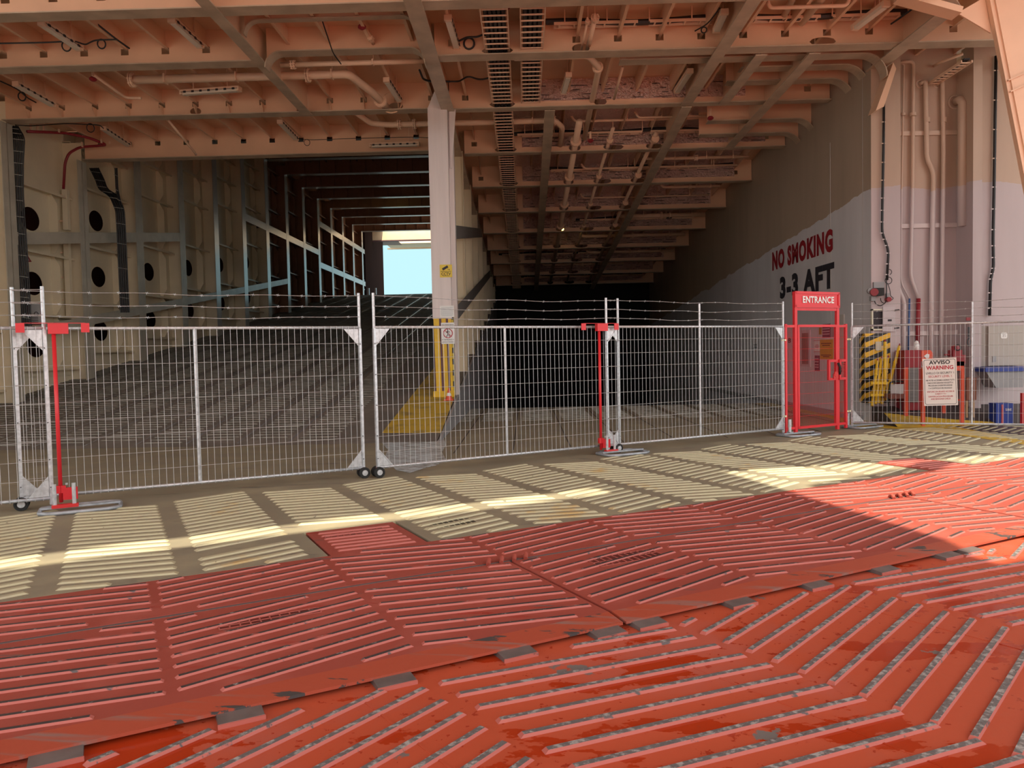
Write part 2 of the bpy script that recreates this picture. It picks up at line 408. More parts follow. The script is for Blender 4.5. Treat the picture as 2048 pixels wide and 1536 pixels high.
# lower red ramp with tread bars
def uvseg(mb, u, v, ang, L, z, hw, h, ms, mt, vmin, vmax, umin=-99, umax=99, vex=None):
    """tread from (u,v) rising at ang for L, clipped to vmin..vmax"""
    ca, sa = math.cos(math.radians(ang)), math.sin(math.radians(ang))
    t0, t1 = 0.0, L
    def clip(a, b, lo, hi, t0, t1):
        if abs(b) < 1e-6: return (t0, t1) if lo <= a <= hi else (1, 0)
        x, y = (lo-a)/b, (hi-a)/b
        if x > y: x, y = y, x
        return max(t0, x), min(t1, y)
    t0, t1 = clip(v, sa, vmin, vmax, t0, t1)
    t0, t1 = clip(u, ca, umin, umax, t0, t1)
    if t1-t0 < 0.08: return
    a = (u+ca*t0, v+sa*t0); b = (u+ca*t1, v+sa*t1)
    mb.tread(W(a[0], a[1], z), W(b[0], b[1], z), hw, h, ms, mt)

ZR = -0.06
lr = MB()
lr.prism([W(-16, -9, ZR), W(16, -9, ZR), W(16, 4.6, ZR), W(-16, 4.6, ZR)], V3((0, 0, -0.25)), 0)
colu = [(-0.18+0.165*0, 24.5), (1.375, -6.35), (2.945, 19.7), (4.49, -6.3), (6.03, 19.7), (7.58, -6.3), (-1.75, -6.35), (-3.3, 19.7), (-4.85, -6.3)]
for (ub, ang) in colu:
    up_ = ang > 0
    for j in range(-4, 34):
        v = 3.53-0.165*j
        if not up_ and ub > 4: v -= 0.12
        if up_: v -= 0.15
        u = ub+0.10*(3.5-v)+(0.06*max(0, 3.5-v) if ub < 2 else 0)+0.02
        uvseg(lr, u, v, ang+R.uniform(-0.3, 0.3), 1.52 if up_ else 1.53, ZR, 0.020, 0.0145, 1, 2, -2.0, 3.60)
st(lr, 'ramp_floor', [REDR, REDT, WORN2], 'wet orange red lower ramp with bare steel tread bars in a herringbone', 'ramp')
# weld seams crossing the lower ramp
sm = MB()
for u in (1.02, 2.55, 4.1, 5.55):
    sm.bar(W(u+0.42, 1.0, ZR+0.001), W(u-0.02, 3.6, ZR+0.001), 0.012, 0.003)
st(sm, 'trim_1', [REDR], 'faint weld seams running along the lower ramp', 'weld seam')

# ---- red flaps
UB = [0.18+1.235*k for k in range(-7, 11)]
def flap_bars(mb, z, u0, u1, v0, v1):
    for k in range(-7, 10):
        ua, ub = 0.18+1.235*k, 0.18+1.235*(k+1)
        sgn = 1 if k % 2 == 0 else -1
        ang = 12.5*sgn
        if k < 0: ang = 9.0*sgn
        va = 5.835 if k % 2 == 0 else 5.835+1.235*math.tan(math.radians(12.5))
        if k == -1: va = 5.835+1.235*math.tan(math.radians(9.0))-0.0
        for j in range(-12, 16):
            a = max(ua+0.04, u0+0.03); b = min(ub-0.012, u1-0.03)
            if b-a < 0.1: continue
            vv = va-0.155*j+math.tan(math.radians(ang))*(a-ua)
            uvseg(mb, a, vv, ang+R.uniform(-0.25, 0.25), (b-a)/math.cos(math.radians(ang)), z, 0.0175, 0.0115, 1, 2, v0, v1)
seams = [-5.2, 2.65, 7.32, 13.0]
fl_lab = ['left red front flap with scraped orange lip in front of the hinge line', 'middle red front flap with black plate seam at its left end', 'right red front flap lying half in the sun']
for i in range(3):
    u0, u1 = seams[i]+0.012, seams[i+1]-0.012
    f = MB()
    prof = [(5.165, 0.0), (5.165, -0.035), (3.84, -0.032), (3.69, -0.038), (3.69, -0.020), (3.84, 0.0)]
    f.prism([W(u0, v, z) for v, z in prof[:1]+prof[5:]+[prof[2], prof[1]]], W(u1, 0)-W(u0, 0), 0)
    f.prism([W(u0, 3.84, 0), W(u0, 3.69, -0.020), W(u0, 3.69, -0.036), W(u0, 3.84, -0.032)], W(u1, 0)-W(u0, 0), 3)
    flap_bars(f, 0.0, u0, u1, 3.87, 5.11)
    o = f.build('ramp_flap', [REDF, REDT, WORN, LIP])
    tag(o, fl_lab[i], 'ramp flap', 'hinged red flap plates along the ramp edge')
    if i:
        k = MB()
        for s in (-0.17, -0.06, 0.05, 0.15):
            c = W(seams[i]+s, 5.19, 0.004)
            k.tube([c+W(-0.03, -0.045)+V3((0, 0, 0.004)), c+W(0, 0)+V3((0, 0, 0.026)), c+W(0.02, 0.045)+V3((0, 0, 0.004))], 0.017, 8)
        k.build('hinge_knuckle', [REDF], o)
# rear hinge plate with tongues
h = MB()
tong = [(1.50, 2.32, 6.985), (9.12, 9.98, 6.87), (-6.1, -5.25, 6.98)]
h.prism([W(-5.2, 5.215, 0.0), W(13, 5.215, 0.0), W(13, 6.075, 0.0), W(-5.2, 6.075, 0.0)], V3((0, 0, -0.04)), 0)
for a, b, c in tong[:2]:
    h.prism([W(a, 6.075, 0), W(b, 6.075, 0), W(b, c, 0), W(a, c, 0)], V3((0, 0, -0.04)), 0)
    for j in range(7):
        h.tread(W(a+0.08, 6.16+0.115*j+0.02, 0), W(b-0.08, 6.16+0.115*j-0.03, 0), 0.018, 0.012, 1, 1)
flap_bars(h, 0.0, -5.2, 13, 5.27, 6.04)
tag(h.build('hinge_plate', [REDF, REDT, WORN]), 'long fixed red plate behind the hinge line with square tongues set in the grey deck', 'hinge plate')
hp = MB()
hp.cyl(W(-5.2, 5.19, -0.012), W(13, 5.19, -0.012), 0.014, 8)
tag(hp.build('hinge_pin', [mat('hinge_steel', (0.10, 0.07, 0.07), 0.45)]), 'long dark hinge pin between the red flaps and the fixed plate', 'hinge pin')

# ---- rest pads under the flap lip
padm = mat('pad_steel', (0.15, 0.125, 0.12), 0.4, var=0.3, vscale=9)
ords = ['first', 'second', 'third', 'fourth', 'fifth', 'sixth', 'seventh', 'eighth', 'ninth', 'tenth', 'eleventh', 'twelfth', 'thirteenth', 'fourteenth', 'fifteenth']
for i, u in enumerate([-0.27, 0.46, 1.2, 1.9, 2.50, 2.80, 3.53, 4.24, 4.95, 5.69, 5.97]):
    p = MB()
    a, b = u-0.10, u+0.10
    prof = [(3.60, ZR), (3.60, ZR+0.022), (3.70, ZR+0.030), (3.80, ZR+0.026), (3.90, ZR+0.012), (3.90, ZR)]
    p.prism([W(a, v, z) for v, z in prof], W(b, 0)-W(a, 0), 0)
    p.prism([W(a-0.004, 3.592, ZR), W(a-0.004, 3.592, ZR+0.018), W(a-0.004, 3.60, ZR+0.02), W(a-0.004, 3.60, ZR)], W(b-a+0.008, 0), 1)
    tag(p.build('rest_pad', [padm, REDT]), 'curved steel rest pad under the red flap lip, %s from the left' % ords[i], 'rest pad', 'rest pads under the flap lip')

# ---- grey deck
d = MB()
def deckpoly():
    pts = [W(-13, 6.085), W(1.475, 6.085), W(1.475, 7.01), W(2.36, 7.01), W(2.36, 6.085), W(9.08, 6.085), W(9.10, 6.895), W(10.0, 6.895), W(10.0, 6.085), W(17, 6.085)]
    return pts
P = deckpoly()
# deck is built of quads so the notches stay open
def dq(*pts): d.prism([V3((p.x, p.y, 0)) for p in pts], V3((0, 0, -0.3)), 0)
dq(W(-13, 6.085), W(1.475, 6.085), W(1.475, 7.01), W(-13, 7.01))
dq(W(2.36, 6.085), W(9.09, 6.085), W(9.09, 7.01), W(2.36, 7.01))
dq(W(10.0, 6.085), W(17, 6.085), W(17, 7.01), W(10.0, 7.01))
dq(W(9.09, 6.895), W(10.0, 6.895), W(10.0, 7.01), W(9.09, 7.01))
dq(W(-13, 7.01), W(17, 7.01), V3((15, 17, 0)), V3((XM, 17, 0)), V3((XM, 13.8, 0)), V3((-14.8, 13.8, 0)))
dq(V3((XM, 17, 0)), V3((15, 17, 0)), V3((15, 22, 0)), V3((XM, 22, 0)))
for k in range(-9, 17):
    ua = -0.41+0.96*k
    ang = -12.5 if k % 2 == 0 else 15.5
    if k >= 4 and k % 2 == 0: ang = -16
    for j in range(0, 24):
        v = 6.17+0.165*j+(0.2 if ang < 0 else 0)-0.165
        if v > 9.45: continue
        vmin = 6.13; 
        a, L = ua, 0.79/math.cos(math.radians(ang))
        in1 = (ua < 2.3 and ua+0.79 > 1.45); in2 = (ua < 9.98 and ua+0.79 > 9.12)
        if in1: vmin = 7.05
        if in2:
            if ua < 9.12:
                if v < 7.1: L = (9.05-ua)
                if L < 0.1: continue
            else: vmin = 6.93
        if R.random() < 0.012: continue
        uvseg(d, a, v, ang+R.uniform(-0.4, 0.4), L, 0.0, 0.031, 0.013, 1, 1, vmin, 9.75)
# grip strips in the right bay and longitudinal seams
for k in range(-2, 8):
    x0 = -0.42+0.955*k
    for j in range(17):
        y = 17.9+0.165*j*1.6
        if y > 21.9: continue
        d.tread(V3((x0+0.30, y, 0)), V3((x0+1.05, y, 0)), 0.03, 0.012, 3, 3)
    d.bar(V3((x0+0.19, 12.5+0.3*k, 0.001)), V3((x0+0.19, 21.8, 0.001)), 0.02, 0.004, m=2)
st(d, 'floor_1', [DECK, DECKT, mat('deck_seam', (0.07, 0.06, 0.055), 0.7), RAMPT], 'grey stern deck with cream herringbone tread bars', 'deck')
# inner up ramp
r = MB()
ya, yb = 13.8, 50.2
r.prism([V3((-13.4, ya, 0)), V3((-13.4, yb, zr(yb))), V3((-13.4, 70, zr(yb))), V3((-13.4, 70, -0.4)), V3((-13.4, ya, -0.4))], V3((13.4+XM, 0, 0)), 0)
k = 0
for i in range(12):
    x0 = -13.0+0.955*i
    if x0 > -3.6: continue
    y = 14.1+0.12*(i % 3)
    while y < 49:
        r.tread(V3((x0+0.12, y, zr(y))), V3((x0+0.84, y+0.0, zr(y))), 0.028, 0.013, 1, 1)
        y += 0.20 if y < 26 else (0.30 if y < 36 else 0.5)
    if i % 1 == 0: r.bar(V3((x0+0.0, 14, zr(14)+0.001)), V3((x0+0.0, 50, zr(50)+0.001)), 0.03, 0.004, m=2)
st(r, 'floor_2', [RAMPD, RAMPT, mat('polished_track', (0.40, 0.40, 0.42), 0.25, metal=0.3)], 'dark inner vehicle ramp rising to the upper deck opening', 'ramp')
# right hold floor
r = MB(); r.prism([V3((XM, 22, 0)), V3((XM, 60, -3.6)), V3((XM, 60, -4)), V3((XM, 22, -0.4))], V3((XR-XM+0.4, 0, 0)), 0)
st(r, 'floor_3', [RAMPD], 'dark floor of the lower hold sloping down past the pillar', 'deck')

# painted areas on the floor
def area(name, pts, m, label, cat, th=0.004):
    a = MB(); a.prism(pts, V3((0, 0, th)), 0)
    return tag(a.build(name, [m]), label, cat, None, 'structure')
zl = 0.003
q = [V3((-2.80, 13.8, 0)), V3((XM-0.02, 13.8, 0)), V3((XM-0.02, 17.95, zr(17.95))), V3((-2.62, 20.5, zr(20.5)))]
q = [hitr(764, 866), hitr(882, 866), V3((XM-0.02, 17.9, zr(17.9))), V3((XM-0.9, 24.0, zr(24.0))), hitr(849, 760)]
area('trim_2', [p+V3((0, 0, zl)) for p in q], YDECK, 'worn yellow painted nosing in front of the centre pillar', 'floor paint')
q = [atz(x_, y_, 0) for x_, y_ in ((766, 868), (790, 852), (812, 862), (840, 850), (862, 862), (884, 858), (886, 872), (892, 890), (884, 905), (892, 920), (872, 931), (850, 936), (820, 946), (792, 940), (780, 930), (768, 918), (776, 900), (764, 886))]
area('trim_3', [p+V3((0, 0, zl)) for p in q], WEAR, 'pale scuffed patch of bare deck below the yellow nosing', 'floor paint')
q = [atz(1722, 852, 0), atz(1800, 858, 0), atz(1900, 868, 0), atz(2048, 889, 0), V3((10.6, 10.8, 0)), V3((10.8, 11.8, 0)), atz(2048, 882, 0), atz(1960, 858, 0), atz(1850, 842, 0), atz(1780, 832, 0), V3((8.4, 17.9, 0)), V3((7.35, 17.9, 0)), V3((7.0, 21, 0)), V3((6.7, 21, 0))]
def fan(name, A, B, m, label, cat):
    a = MB()
    for i in range(len(A)-1): a.prism([A[i], A[i+1], B[i+1], B[i]], V3((0, 0, 0.004)), 0)
    return tag(a.build(name, [m]), label, cat, None, 'structure')
A = [V3((6.55, 21.9, zl)), atz(1655, 835, zl), atz(1715, 853, zl), atz(1800, 858, zl), atz(1900, 868, zl), atz(2048, 889, zl), V3((10.6, 10.4, zl))]
B = [V3((7.05, 21.9, zl)), atz(1690, 812, zl), atz(1760, 826, zl), atz(1840, 842, zl), atz(1950, 861, zl), atz(2048, 881, zl), V3((10.9, 11.4, zl))]
fan('trim_4', A, B, YDECK, 'curved yellow walkway line bending round the right corner of the opening', 'floor paint')
A2 = [V3((7.05, 17.2, 0.002)), atz(1760, 826, 0.002), atz(1840, 842, 0.002), atz(1950, 861, 0.002), atz(2048, 881, 0.002), V3((10.9, 11.4, 0.002))]
B2 = [V3((7.06, 17.3, 0.002)), V3((7.2, 15.95, 0.002)), V3((8.4, 15.95, 0.002)), V3((10.0, 15.95, 0.002)), V3((12.0, 15.95, 0.002)), V3((14.5, 15.0, 0.002))]
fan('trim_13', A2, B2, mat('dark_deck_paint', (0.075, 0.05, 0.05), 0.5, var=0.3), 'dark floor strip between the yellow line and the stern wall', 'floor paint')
wg = MB(); wg.prism([V3((7.16, 14.85, 0)), V3((7.16, 15.45, 0.24)), V3((7.16, 15.95, 0.33)), V3((7.16, 15.95, 0))], V3((6.8, 0, 0)))
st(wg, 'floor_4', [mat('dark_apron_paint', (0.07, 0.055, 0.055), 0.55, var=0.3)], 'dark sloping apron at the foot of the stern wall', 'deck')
yq = lambda x, y: V3((x, y, (y-14.85)*0.4+0.004))
ys_ = MB(); ys_.prism([yq(7.17, 14.86), yq(9.7, 14.86), yq(8.3, 15.12), yq(7.17, 15.42)], V3((0, 0, 0.003)))
tag(ys_.build('trim_14', [YDECK]), 'yellow paint on the left end of the sloping apron', 'floor paint', None, 'structure')
# dirty kerb at the wall foot
kb = MB(); kb.box(7.0, 7.25, 16.3, 30, 0, 0.10, 0); pass
st(kb, 'baseboard_right', [GREYP], 'low grey kerb along the foot of the right wall', 'kerb')
rs = MB(); rs.box(XM-0.05, XM+0.02, 13.8, 50, -3.5, 0.0)
rs.prism([V3((XM+0.021, 13.8, -0.2)), V3((XM+0.021, 50, -0.2)), V3((XM+0.021, 50, zr(50)-0.003)), V3((XM+0.021, 13.8, -0.003))], V3((0.05, 0, 0)), 0)
st(rs, 'wall_ramp_side', [GREYP], 'grey side plate of the inner ramp beside the lower hold', 'wall')

# ---- beams
def tbeam(name, x0, x1, Y, z, label, depth=0.67, fw_=0.33, slots=True, holes=(), mw=CREAM, spacing=0.79, foil=None, endbr=None, top=None):
    """deck beam: face flange underneath, web with slots for the longitudinals"""
    top = top if top is not None else z+depth
    b = MB()
    zs = z+0.02
    zn = top-0.44          # notch floor
    xs = []
    if slots:
        k0 = math.ceil((x0-0.3)/spacing); k1 = math.floor((x1+0.3)/spacing)
        xs = [k*spacing+0.3 for k in range(k0-1, k1+1) if x0+0.15 < k*spacing+0.3 < x1-0.15]
    # lower strip, split for elliptical openings
    cuts = sorted(holes, key=lambda h: h[0]); x = x0
    for (hx, hz, a, bb) in cuts:
        hw = a+0.12
        if hx-hw < x or hx+hw > x1: continue
        b.box(x, hx-hw, Y-0.006, Y+0.006, zs, zn)
        hh = (zn-zs)/2
        b.plate_hole(V3((hx, Y-0.006, zs+hh)), (1, 0, 0), (0, 0, 1), hw, hh, a, min(bb, hh-0.02), 0.012, V3((0, 1, 0)))
        x = hx+hw
    b.box(x, x1, Y-0.006, Y+0.006, zs, zn)
    # upper strip with notches
    x = x0
    for k in xs:
        b.box(x, k-0.075, Y-0.006, Y+0.006, zn, zn+0.12); x = k+0.075
    b.box(x, x1, Y-0.006, Y+0.006, zn, zn+0.12)
    b.box(x0, x1, Y-0.006, Y+0.006, zn+0.12, top)
    o = b.build(name, [mw]); tag(o, label, 'beam', None, 'structure')
    f = MB(); f.box(x0, x1, Y-fw_/2, Y+fw_/2, z, z+0.02)
    f.build('flange', [FLANGE], o)
    br = MB(); n = 0
    for k in xs:
        if slots == 'br':
            br.prism([V3((k+0.02, Y-0.007, zs)), V3((k+0.02, Y-0.007, zn+0.02)), V3((k+0.02, Y-0.20, zn+0.02)), V3((k+0.02, Y-0.03, zs))], V3((0.012, 0, 0))); n += 1
    if n: br.build('bracket', [CREAM], o)
    if foil:
        for (fa, fb) in foil:
            fo = MB()
            x = fa
            while x < fb-0.1:
                w = min(R.uniform(0.5, 0.79), fb-x)
                fo.box(x, x+w-0.01, Y-0.03-R.random()*0.01, Y-0.008, z+0.17, top-0.02)
                for q in range(4):
                    fo.cyl(V3((x+w*R.random(), Y-0.045, z+0.2+0.1*q)), V3((x+w*R.random(), Y-0.03, z+0.2+0.1*q)), 0.008, 5, m=1)
                x += w
            fo.build('foil_lagging', [FOIL, DARK], o)
    return o
# left bay
tbeam('deck_beam', -12.1, XM-0.03, YB1, ZF+0.0, 'outermost deck beam over the left lane', slots=True)
tbeam('deck_beam', -12.1, -4.98, YB2, ZF, 'second deck beam over the left lane, left of the ceiling girder', slots=True)
tbeam('deck_beam', -12.1, XM-0.05, Y3, ZF+0.02, 'third deck beam over the left lane, with brackets, running to the centre pillar', slots='br', holes=((-7.6, 0, 0.13, 0.13), (-2.9, 0, 0.17, 0.17)))
tbeam('deck_beam', -12.0, XM-0.25, Y3+DY, 7.10, 'fourth deck beam over the left lane, above the mouth of the inner ramp', slots=True, top=7.91)
# right bay, level part
tbeam('deck_beam', XM+0.03, 5.4, YB1, ZF, 'outermost deck beam over the right lane', slots=False, holes=((-0.35, 0, 0.28, 0.12),))
tbeam('deck_beam', XM+0.03, 10.4, YB2, ZF, 'second deck beam over the right lane, with oval pipe opening', slots=True, holes=((-0.42, 0, 0.30, 0.12), (0.22, 0, 0.26, 0.12), (1.17, 0, 0.17, 0.10), (5.75, 0, 0.25, 0.08)))
for k in range(0, 14):
    Y = Y3+DY*k; z = zc(Y)
    hl = ((-0.42, 0, 0.30, 0.12), (1.45, 0, 0.16, 0.12), (2.5, 0, 0.28, 0.10), (3.6, 0, 0.22, 0.10)) if k else ((-0.42, 0, 0.30, 0.12), (0.22, 0, 0.26, 0.12), (1.85, 0, 0.15, 0.12), (2.2, 0, 0.08, 0.08))
    if k > 8: hl = ()
    tbeam('deck_beam', XM-0.1+(0.2 if k else 0.1), XR-0.02, Y, z, 'cross beam over the lower hold, %s counting in from the pillar' % ords[k], slots=(k < 3), holes=hl, fw_=0.26,
          foil=[(0.02 if k else 0.35, 6.6 if k else 5.2)])
# arched web between the two girders on the left
def arch(name, x0, x1, Y, z, rad, label, fw_=0.30, top=ZD, both=True):
    pts = [(x0, z-rad*0.0)]
    pr = []
    N = 8
    if both:
        for i in range(N+1):
            t = math.pi/2*i/N; pr.append((x0+rad-rad*math.cos(t), z-rad+rad*math.sin(t)))
    else: pr.append((x0, z))
    for i in range(N+1):
        t = math.pi/2*(1-i/N); pr.append((x1-rad+rad*math.cos(t), z-rad+rad*math.sin(t)))
    a = MB()
    for i in range(len(pr)-1):
        (xa, za), (xb, zb) = pr[i], pr[i+1]
        a.prism([V3((xa, Y-0.006, za)), V3((xb, Y-0.006, zb)), V3((xb, Y-0.006, top)), V3((xa, Y-0.006, top))], V3((0, 0.012, 0)))
    o = a.build(name, [CREAM]); tag(o, label, 'beam', None, 'structure')
    f = MB()
    for i in range(len(pr)-1):
        f.bar(V3((pr[i][0], Y, pr[i][1])), V3((pr[i+1][0], Y, pr[i+1][1])), fw_, 0.02, V3((0, 0, 1)))
    f.build('flange', [FLANGE], o)
    return o
arch('deck_beam', -4.85, XM-0.15, YB2, 7.42, 0.30, 'arched cross beam with rounded ends between the two ceiling girders')
arch('deck_beam', -4.85, XM-0.15, YB2-1.15, 7.55, 0.25, 'shallow arched cross beam just behind the outermost beam', fw_=0.14)
arch('deck_beam', 2.0, 7.25, YB2+0.75, 7.36, 0.45, 'curved end bracket beam meeting the right wall, nearest the camera', both=False)
arch('deck_beam', 4.6, 7.23, YB2+1.5, 7.42, 0.5, 'curved end bracket beam meeting the right wall, second from the camera', both=False)
arch('deck_beam', 4.5, 7.23, YB2+2.2, 7.38, 0.5, 'curved end bracket beam meeting the right wall, third from the camera', both=False)
arch('deck_beam', 4.6, 7.23, Y3+1.2, 7.18, 0.5, 'curved end bracket beam just behind the third cross beam on the right', both=False)
arch('deck_beam', 4.6, 7.23, Y3+2.1, 7.10, 0.5, 'lower curved end bracket beam behind the third cross beam on the right', both=False)

# ---- girders running inward
def girder(p, q, w, top, label, depth=0.6):
    p = V3(p); q = V3(q); g_ = MB()
    n = (q-p); 
    for a, b in ((p, q),):
        g_.prism([a+V3((-0.006, 0, 0.02)), b+V3((-0.006, 0, 0.02)), V3((b.x-0.006, b.y, top(b.y))), V3((a.x-0.006, a.y, top(a.y)))], V3((0.012, 0, 0)))
    o = g_.build('ceiling_girder', [CREAM]); tag(o, label, 'girder', None, 'structure')
    f = MB(); f.bar(p, q, w, 0.02); f.build('flange', [FLANGE], o)
lv = lambda y: ZD
sl_ = lambda y: zc(y)+0.67
girder((-4.96, 11.0, ZF-0.012), (-4.96, Y3-0.05, ZF-0.012), 0.22, lv, 'diagonal-looking ceiling girder over the middle of the left lane')
girder((XM-0.03, 10.5, ZF-0.03), (XM-0.03, Y3+0.1, ZF-0.03), 0.29, lv, 'wide ceiling girder above the centre pillar')
girder((XM-0.08, Y3+0.15, ZF-0.035), (XM-0.08, 58, zc(58)-0.035), 0.24, sl_, 'ceiling girder on top of the divider wall frames')
girder((3.82, 11.0, ZF-0.014), (3.82, Y3-0.05, ZF-0.014), 0.24, lv, 'ceiling girder over the right lane, outer length')
girder((3.86, Y3+0.05, ZF-0.03), (3.86, 56, zc(56)-0.03), 0.24, sl_, 'long dark ceiling girder sloping into the lower hold, right one')
girder((0.68, Y3+0.05, ZF-0.03), (0.68, 56, zc(56)-0.03), 0.24, sl_, 'long dark ceiling girder sloping into the lower hold, left one')
girder((4.66, YB2+0.2, ZF-0.014), (4.68, Y3-0.05, ZF-0.014), 0.22, lv, 'short ceiling girder between the second and third beams, left one')
girder((5.68, YB2+0.2, ZF-0.014), (5.60, Y3+DY, zc(Y3+DY)-0.01), 0.22, sl_, 'short ceiling girder over the right lane nearest the wall')
girder((7.28, 13.3, ZF-0.016), (7.25, 16.1, ZF-0.016), 0.30, lv, 'broad girder ending on the corner of the right wall')
girder((5.4, 11.0, ZF-0.012), (7.35, 13.3, ZF-0.012), 0.26, lv, 'oblique stern edge girder joining the corner of the right wall')

# ---- deckheads
c = MB()
c.box(-13.4, 12.5, 11.9, Y3+DY, ZD, ZD+0.03)
for k in range(-16, 14):
    x = k*0.79+0.3
    if x < -12 or x > 10.2: continue
    y1 = Y3+DY if x < XM else Y3
    for (yy0, yy1) in ((11.9, y1),):
        c.box(x-0.008, x+0.008, yy0, yy1, ZD-0.31, ZD); c.box(x-0.008, x+0.05, yy0, yy1, ZD-0.33, ZD-0.31)
st(c, 'ceiling_1', [CREAM], 'cream painted deckhead with longitudinal stiffeners over both lanes', 'ceiling')
c = MB()
yy = Y3
c.prism([V3((XM-0.2, Y3, ZD)), V3((XM-0.2, 60, sl_(60))), V3((XM-0.2, 60, sl_(60)+0.05)), V3((XM-0.2, Y3, ZD+0.05))], V3((XR-XM+0.6, 0, 0)))
for k in range(-2, 9):
    x = k*0.79+0.3
    c.prism([V3((x, Y3, ZD-0.26)), V3((x, 58, sl_(58)-0.26)), V3((x, 58, sl_(58))), V3((x, Y3, ZD))], V3((0.016, 0, 0)))
st(c, 'ceiling_2', [CREAM], 'deckhead over the lower hold sloping down inward', 'ceiling')
fo = MB()
for k in range(0, 8):
    for j in range(-1, 9):
        x = j*0.79+0.33
        if x > 6.4: continue
        Ya, Yb = Y3+DY*k+0.1, Y3+DY*(k+1)-0.1
        fo.prism([V3((x, Ya, sl_(Ya)-0.05)), V3((x, Yb, sl_(Yb)-0.05)), V3((x, Yb, sl_(Yb)-0.03)), V3((x, Ya, sl_(Ya)-0.03))], V3((0.72, 0, 0)))
tag(fo.build('ceiling_3', [FOIL]), 'silver foil insulation panels fixed to the deckhead of the lower hold', 'insulation', None, 'structure')
# upper inner ceiling of the up ramp
ZI = 10.9
c = MB()
c.box(-13.4, XM+0.3, Y3+DY, 59.8, 11.75, 11.8); c.box(-13.4, -11.2, 59.8, 71, 11.75, 11.8); c.box(-13.4, XM+0.3, Y3+DY+0.02, Y3+DY+0.06, 7.9, 11.8)  # narrow roof strip past the far end is added to shade the side wall
for k in range(-16, -1):
    x = k*0.79+0.3
    if x > -12: c.box(x-0.01, x+0.01, Y3+DY, 57, 11.5, 11.75)
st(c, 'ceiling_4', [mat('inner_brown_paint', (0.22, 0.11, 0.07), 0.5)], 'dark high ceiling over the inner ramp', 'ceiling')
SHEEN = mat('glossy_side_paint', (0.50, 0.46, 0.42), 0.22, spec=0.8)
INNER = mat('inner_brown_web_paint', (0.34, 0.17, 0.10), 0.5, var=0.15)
for k in range(2, 14):
    Y = Y3+DY*k
    if Y > 58: break
    b = MB(); b.box(-12.1, XM-0.1, Y-0.006, Y+0.006, ZI+0.02, 11.75)
    for x in range(14): b.box(-11.9+0.79*x, -11.89+0.79*x, Y-0.12, Y, ZI+0.02, 11.6)
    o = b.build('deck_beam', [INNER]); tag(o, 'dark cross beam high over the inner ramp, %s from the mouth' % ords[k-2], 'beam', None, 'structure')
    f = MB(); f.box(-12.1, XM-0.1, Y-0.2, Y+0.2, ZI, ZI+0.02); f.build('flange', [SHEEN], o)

# ---- left side wall
XS = -12.62
for k in range(-1, 16):
    Ya, Yb = Y3+DY*k, Y3+DY*(k+1); Ym = (Ya+Yb)/2; zb = zr(Ym)
    s = MB(); top = 12.0 if k >= 1 else 8.0
    z0 = -0.3
    rows = [(1.15, k >= 0), (2.75, k >= 0), (4.40, 0 <= k < 2)]
    s.box(XS-0.01, XS, Ya, Yb, z0, zb+1.15-0.8)
    for (hc, on) in rows:
        cz = zb+hc+0.0
        if on and k < 8: s.plate_hole(V3((XS, Ym, cz)), (0, -1, 0), (0, 0, 1), DY/2, 0.81, 0.38, 0.30, 0.01, V3((-1, 0, 0)))
        else: s.box(XS-0.01, XS, Ya, Yb, cz-0.81, cz+0.81)
    s.box(XS-0.01, XS, Ya, Yb, zb+4.40+0.81-0.01, top)
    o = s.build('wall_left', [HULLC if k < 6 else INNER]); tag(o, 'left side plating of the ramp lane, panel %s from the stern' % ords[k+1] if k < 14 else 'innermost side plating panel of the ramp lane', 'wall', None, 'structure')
    # longitudinals and small brackets
    q = MB(); z = zb+0.35
    lvls = [zb+x for x in (0.55, 1.95, 3.55, 5.2, 6.3, 7.2, 8.1)]
    for z in lvls:
        if z > (7.0 if k < 1 else 11.4): continue
        q.box(XS, XS+0.22, Ya, Yb, z-0.012, z+0.012); q.box(XS+0.21, XS+0.225, Ya, Yb, z-0.05, z+0.012)
    if k < 9:
        for i in range(len(lvls)-1):
            za, zb2 = lvls[i], lvls[i+1]
            if zb2 > (7.0 if k < 1 else 11): continue
            for yy in (Ya+0.62, Yb-0.75):
                q.prism([V3((XS, yy, za)), V3((XS+0.08, yy, za)), V3((XS+0.24, yy, za+0.28)), V3((XS+0.24, yy, zb2-0.28)), V3((XS+0.08, yy, zb2)), V3((XS, yy, zb2))], V3((0, 0.012, 0)))
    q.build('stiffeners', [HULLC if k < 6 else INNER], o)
vb = MB(); vb.box(-13.6, -13.55, 10, 70, -0.4, 12); st(vb, 'wall_left_outer', [MAROON], 'dark maroon outer skin seen through the oval openings', 'wall')
for k in range(0, 16):
    Y = Y3+DY*k; top = ZF if k == 0 else (7.10 if k == 1 else (ZI if Y < 58 else 11.4))
    zb = zr(Y)-0.05
    w = MB(); w.box(XS, XL, Y-0.006, Y+0.006, zb, top+0.5)
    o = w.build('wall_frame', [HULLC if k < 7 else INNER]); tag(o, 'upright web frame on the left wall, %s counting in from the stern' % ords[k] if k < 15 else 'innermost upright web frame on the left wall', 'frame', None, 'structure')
    f = MB(); f.box(XL-0.02, XL, Y-0.21, Y+0.21, zb, top+(0.0 if k < 2 else 0.0)); f.build('face_flange', [HULLF if k < 4 else SHEEN], o)
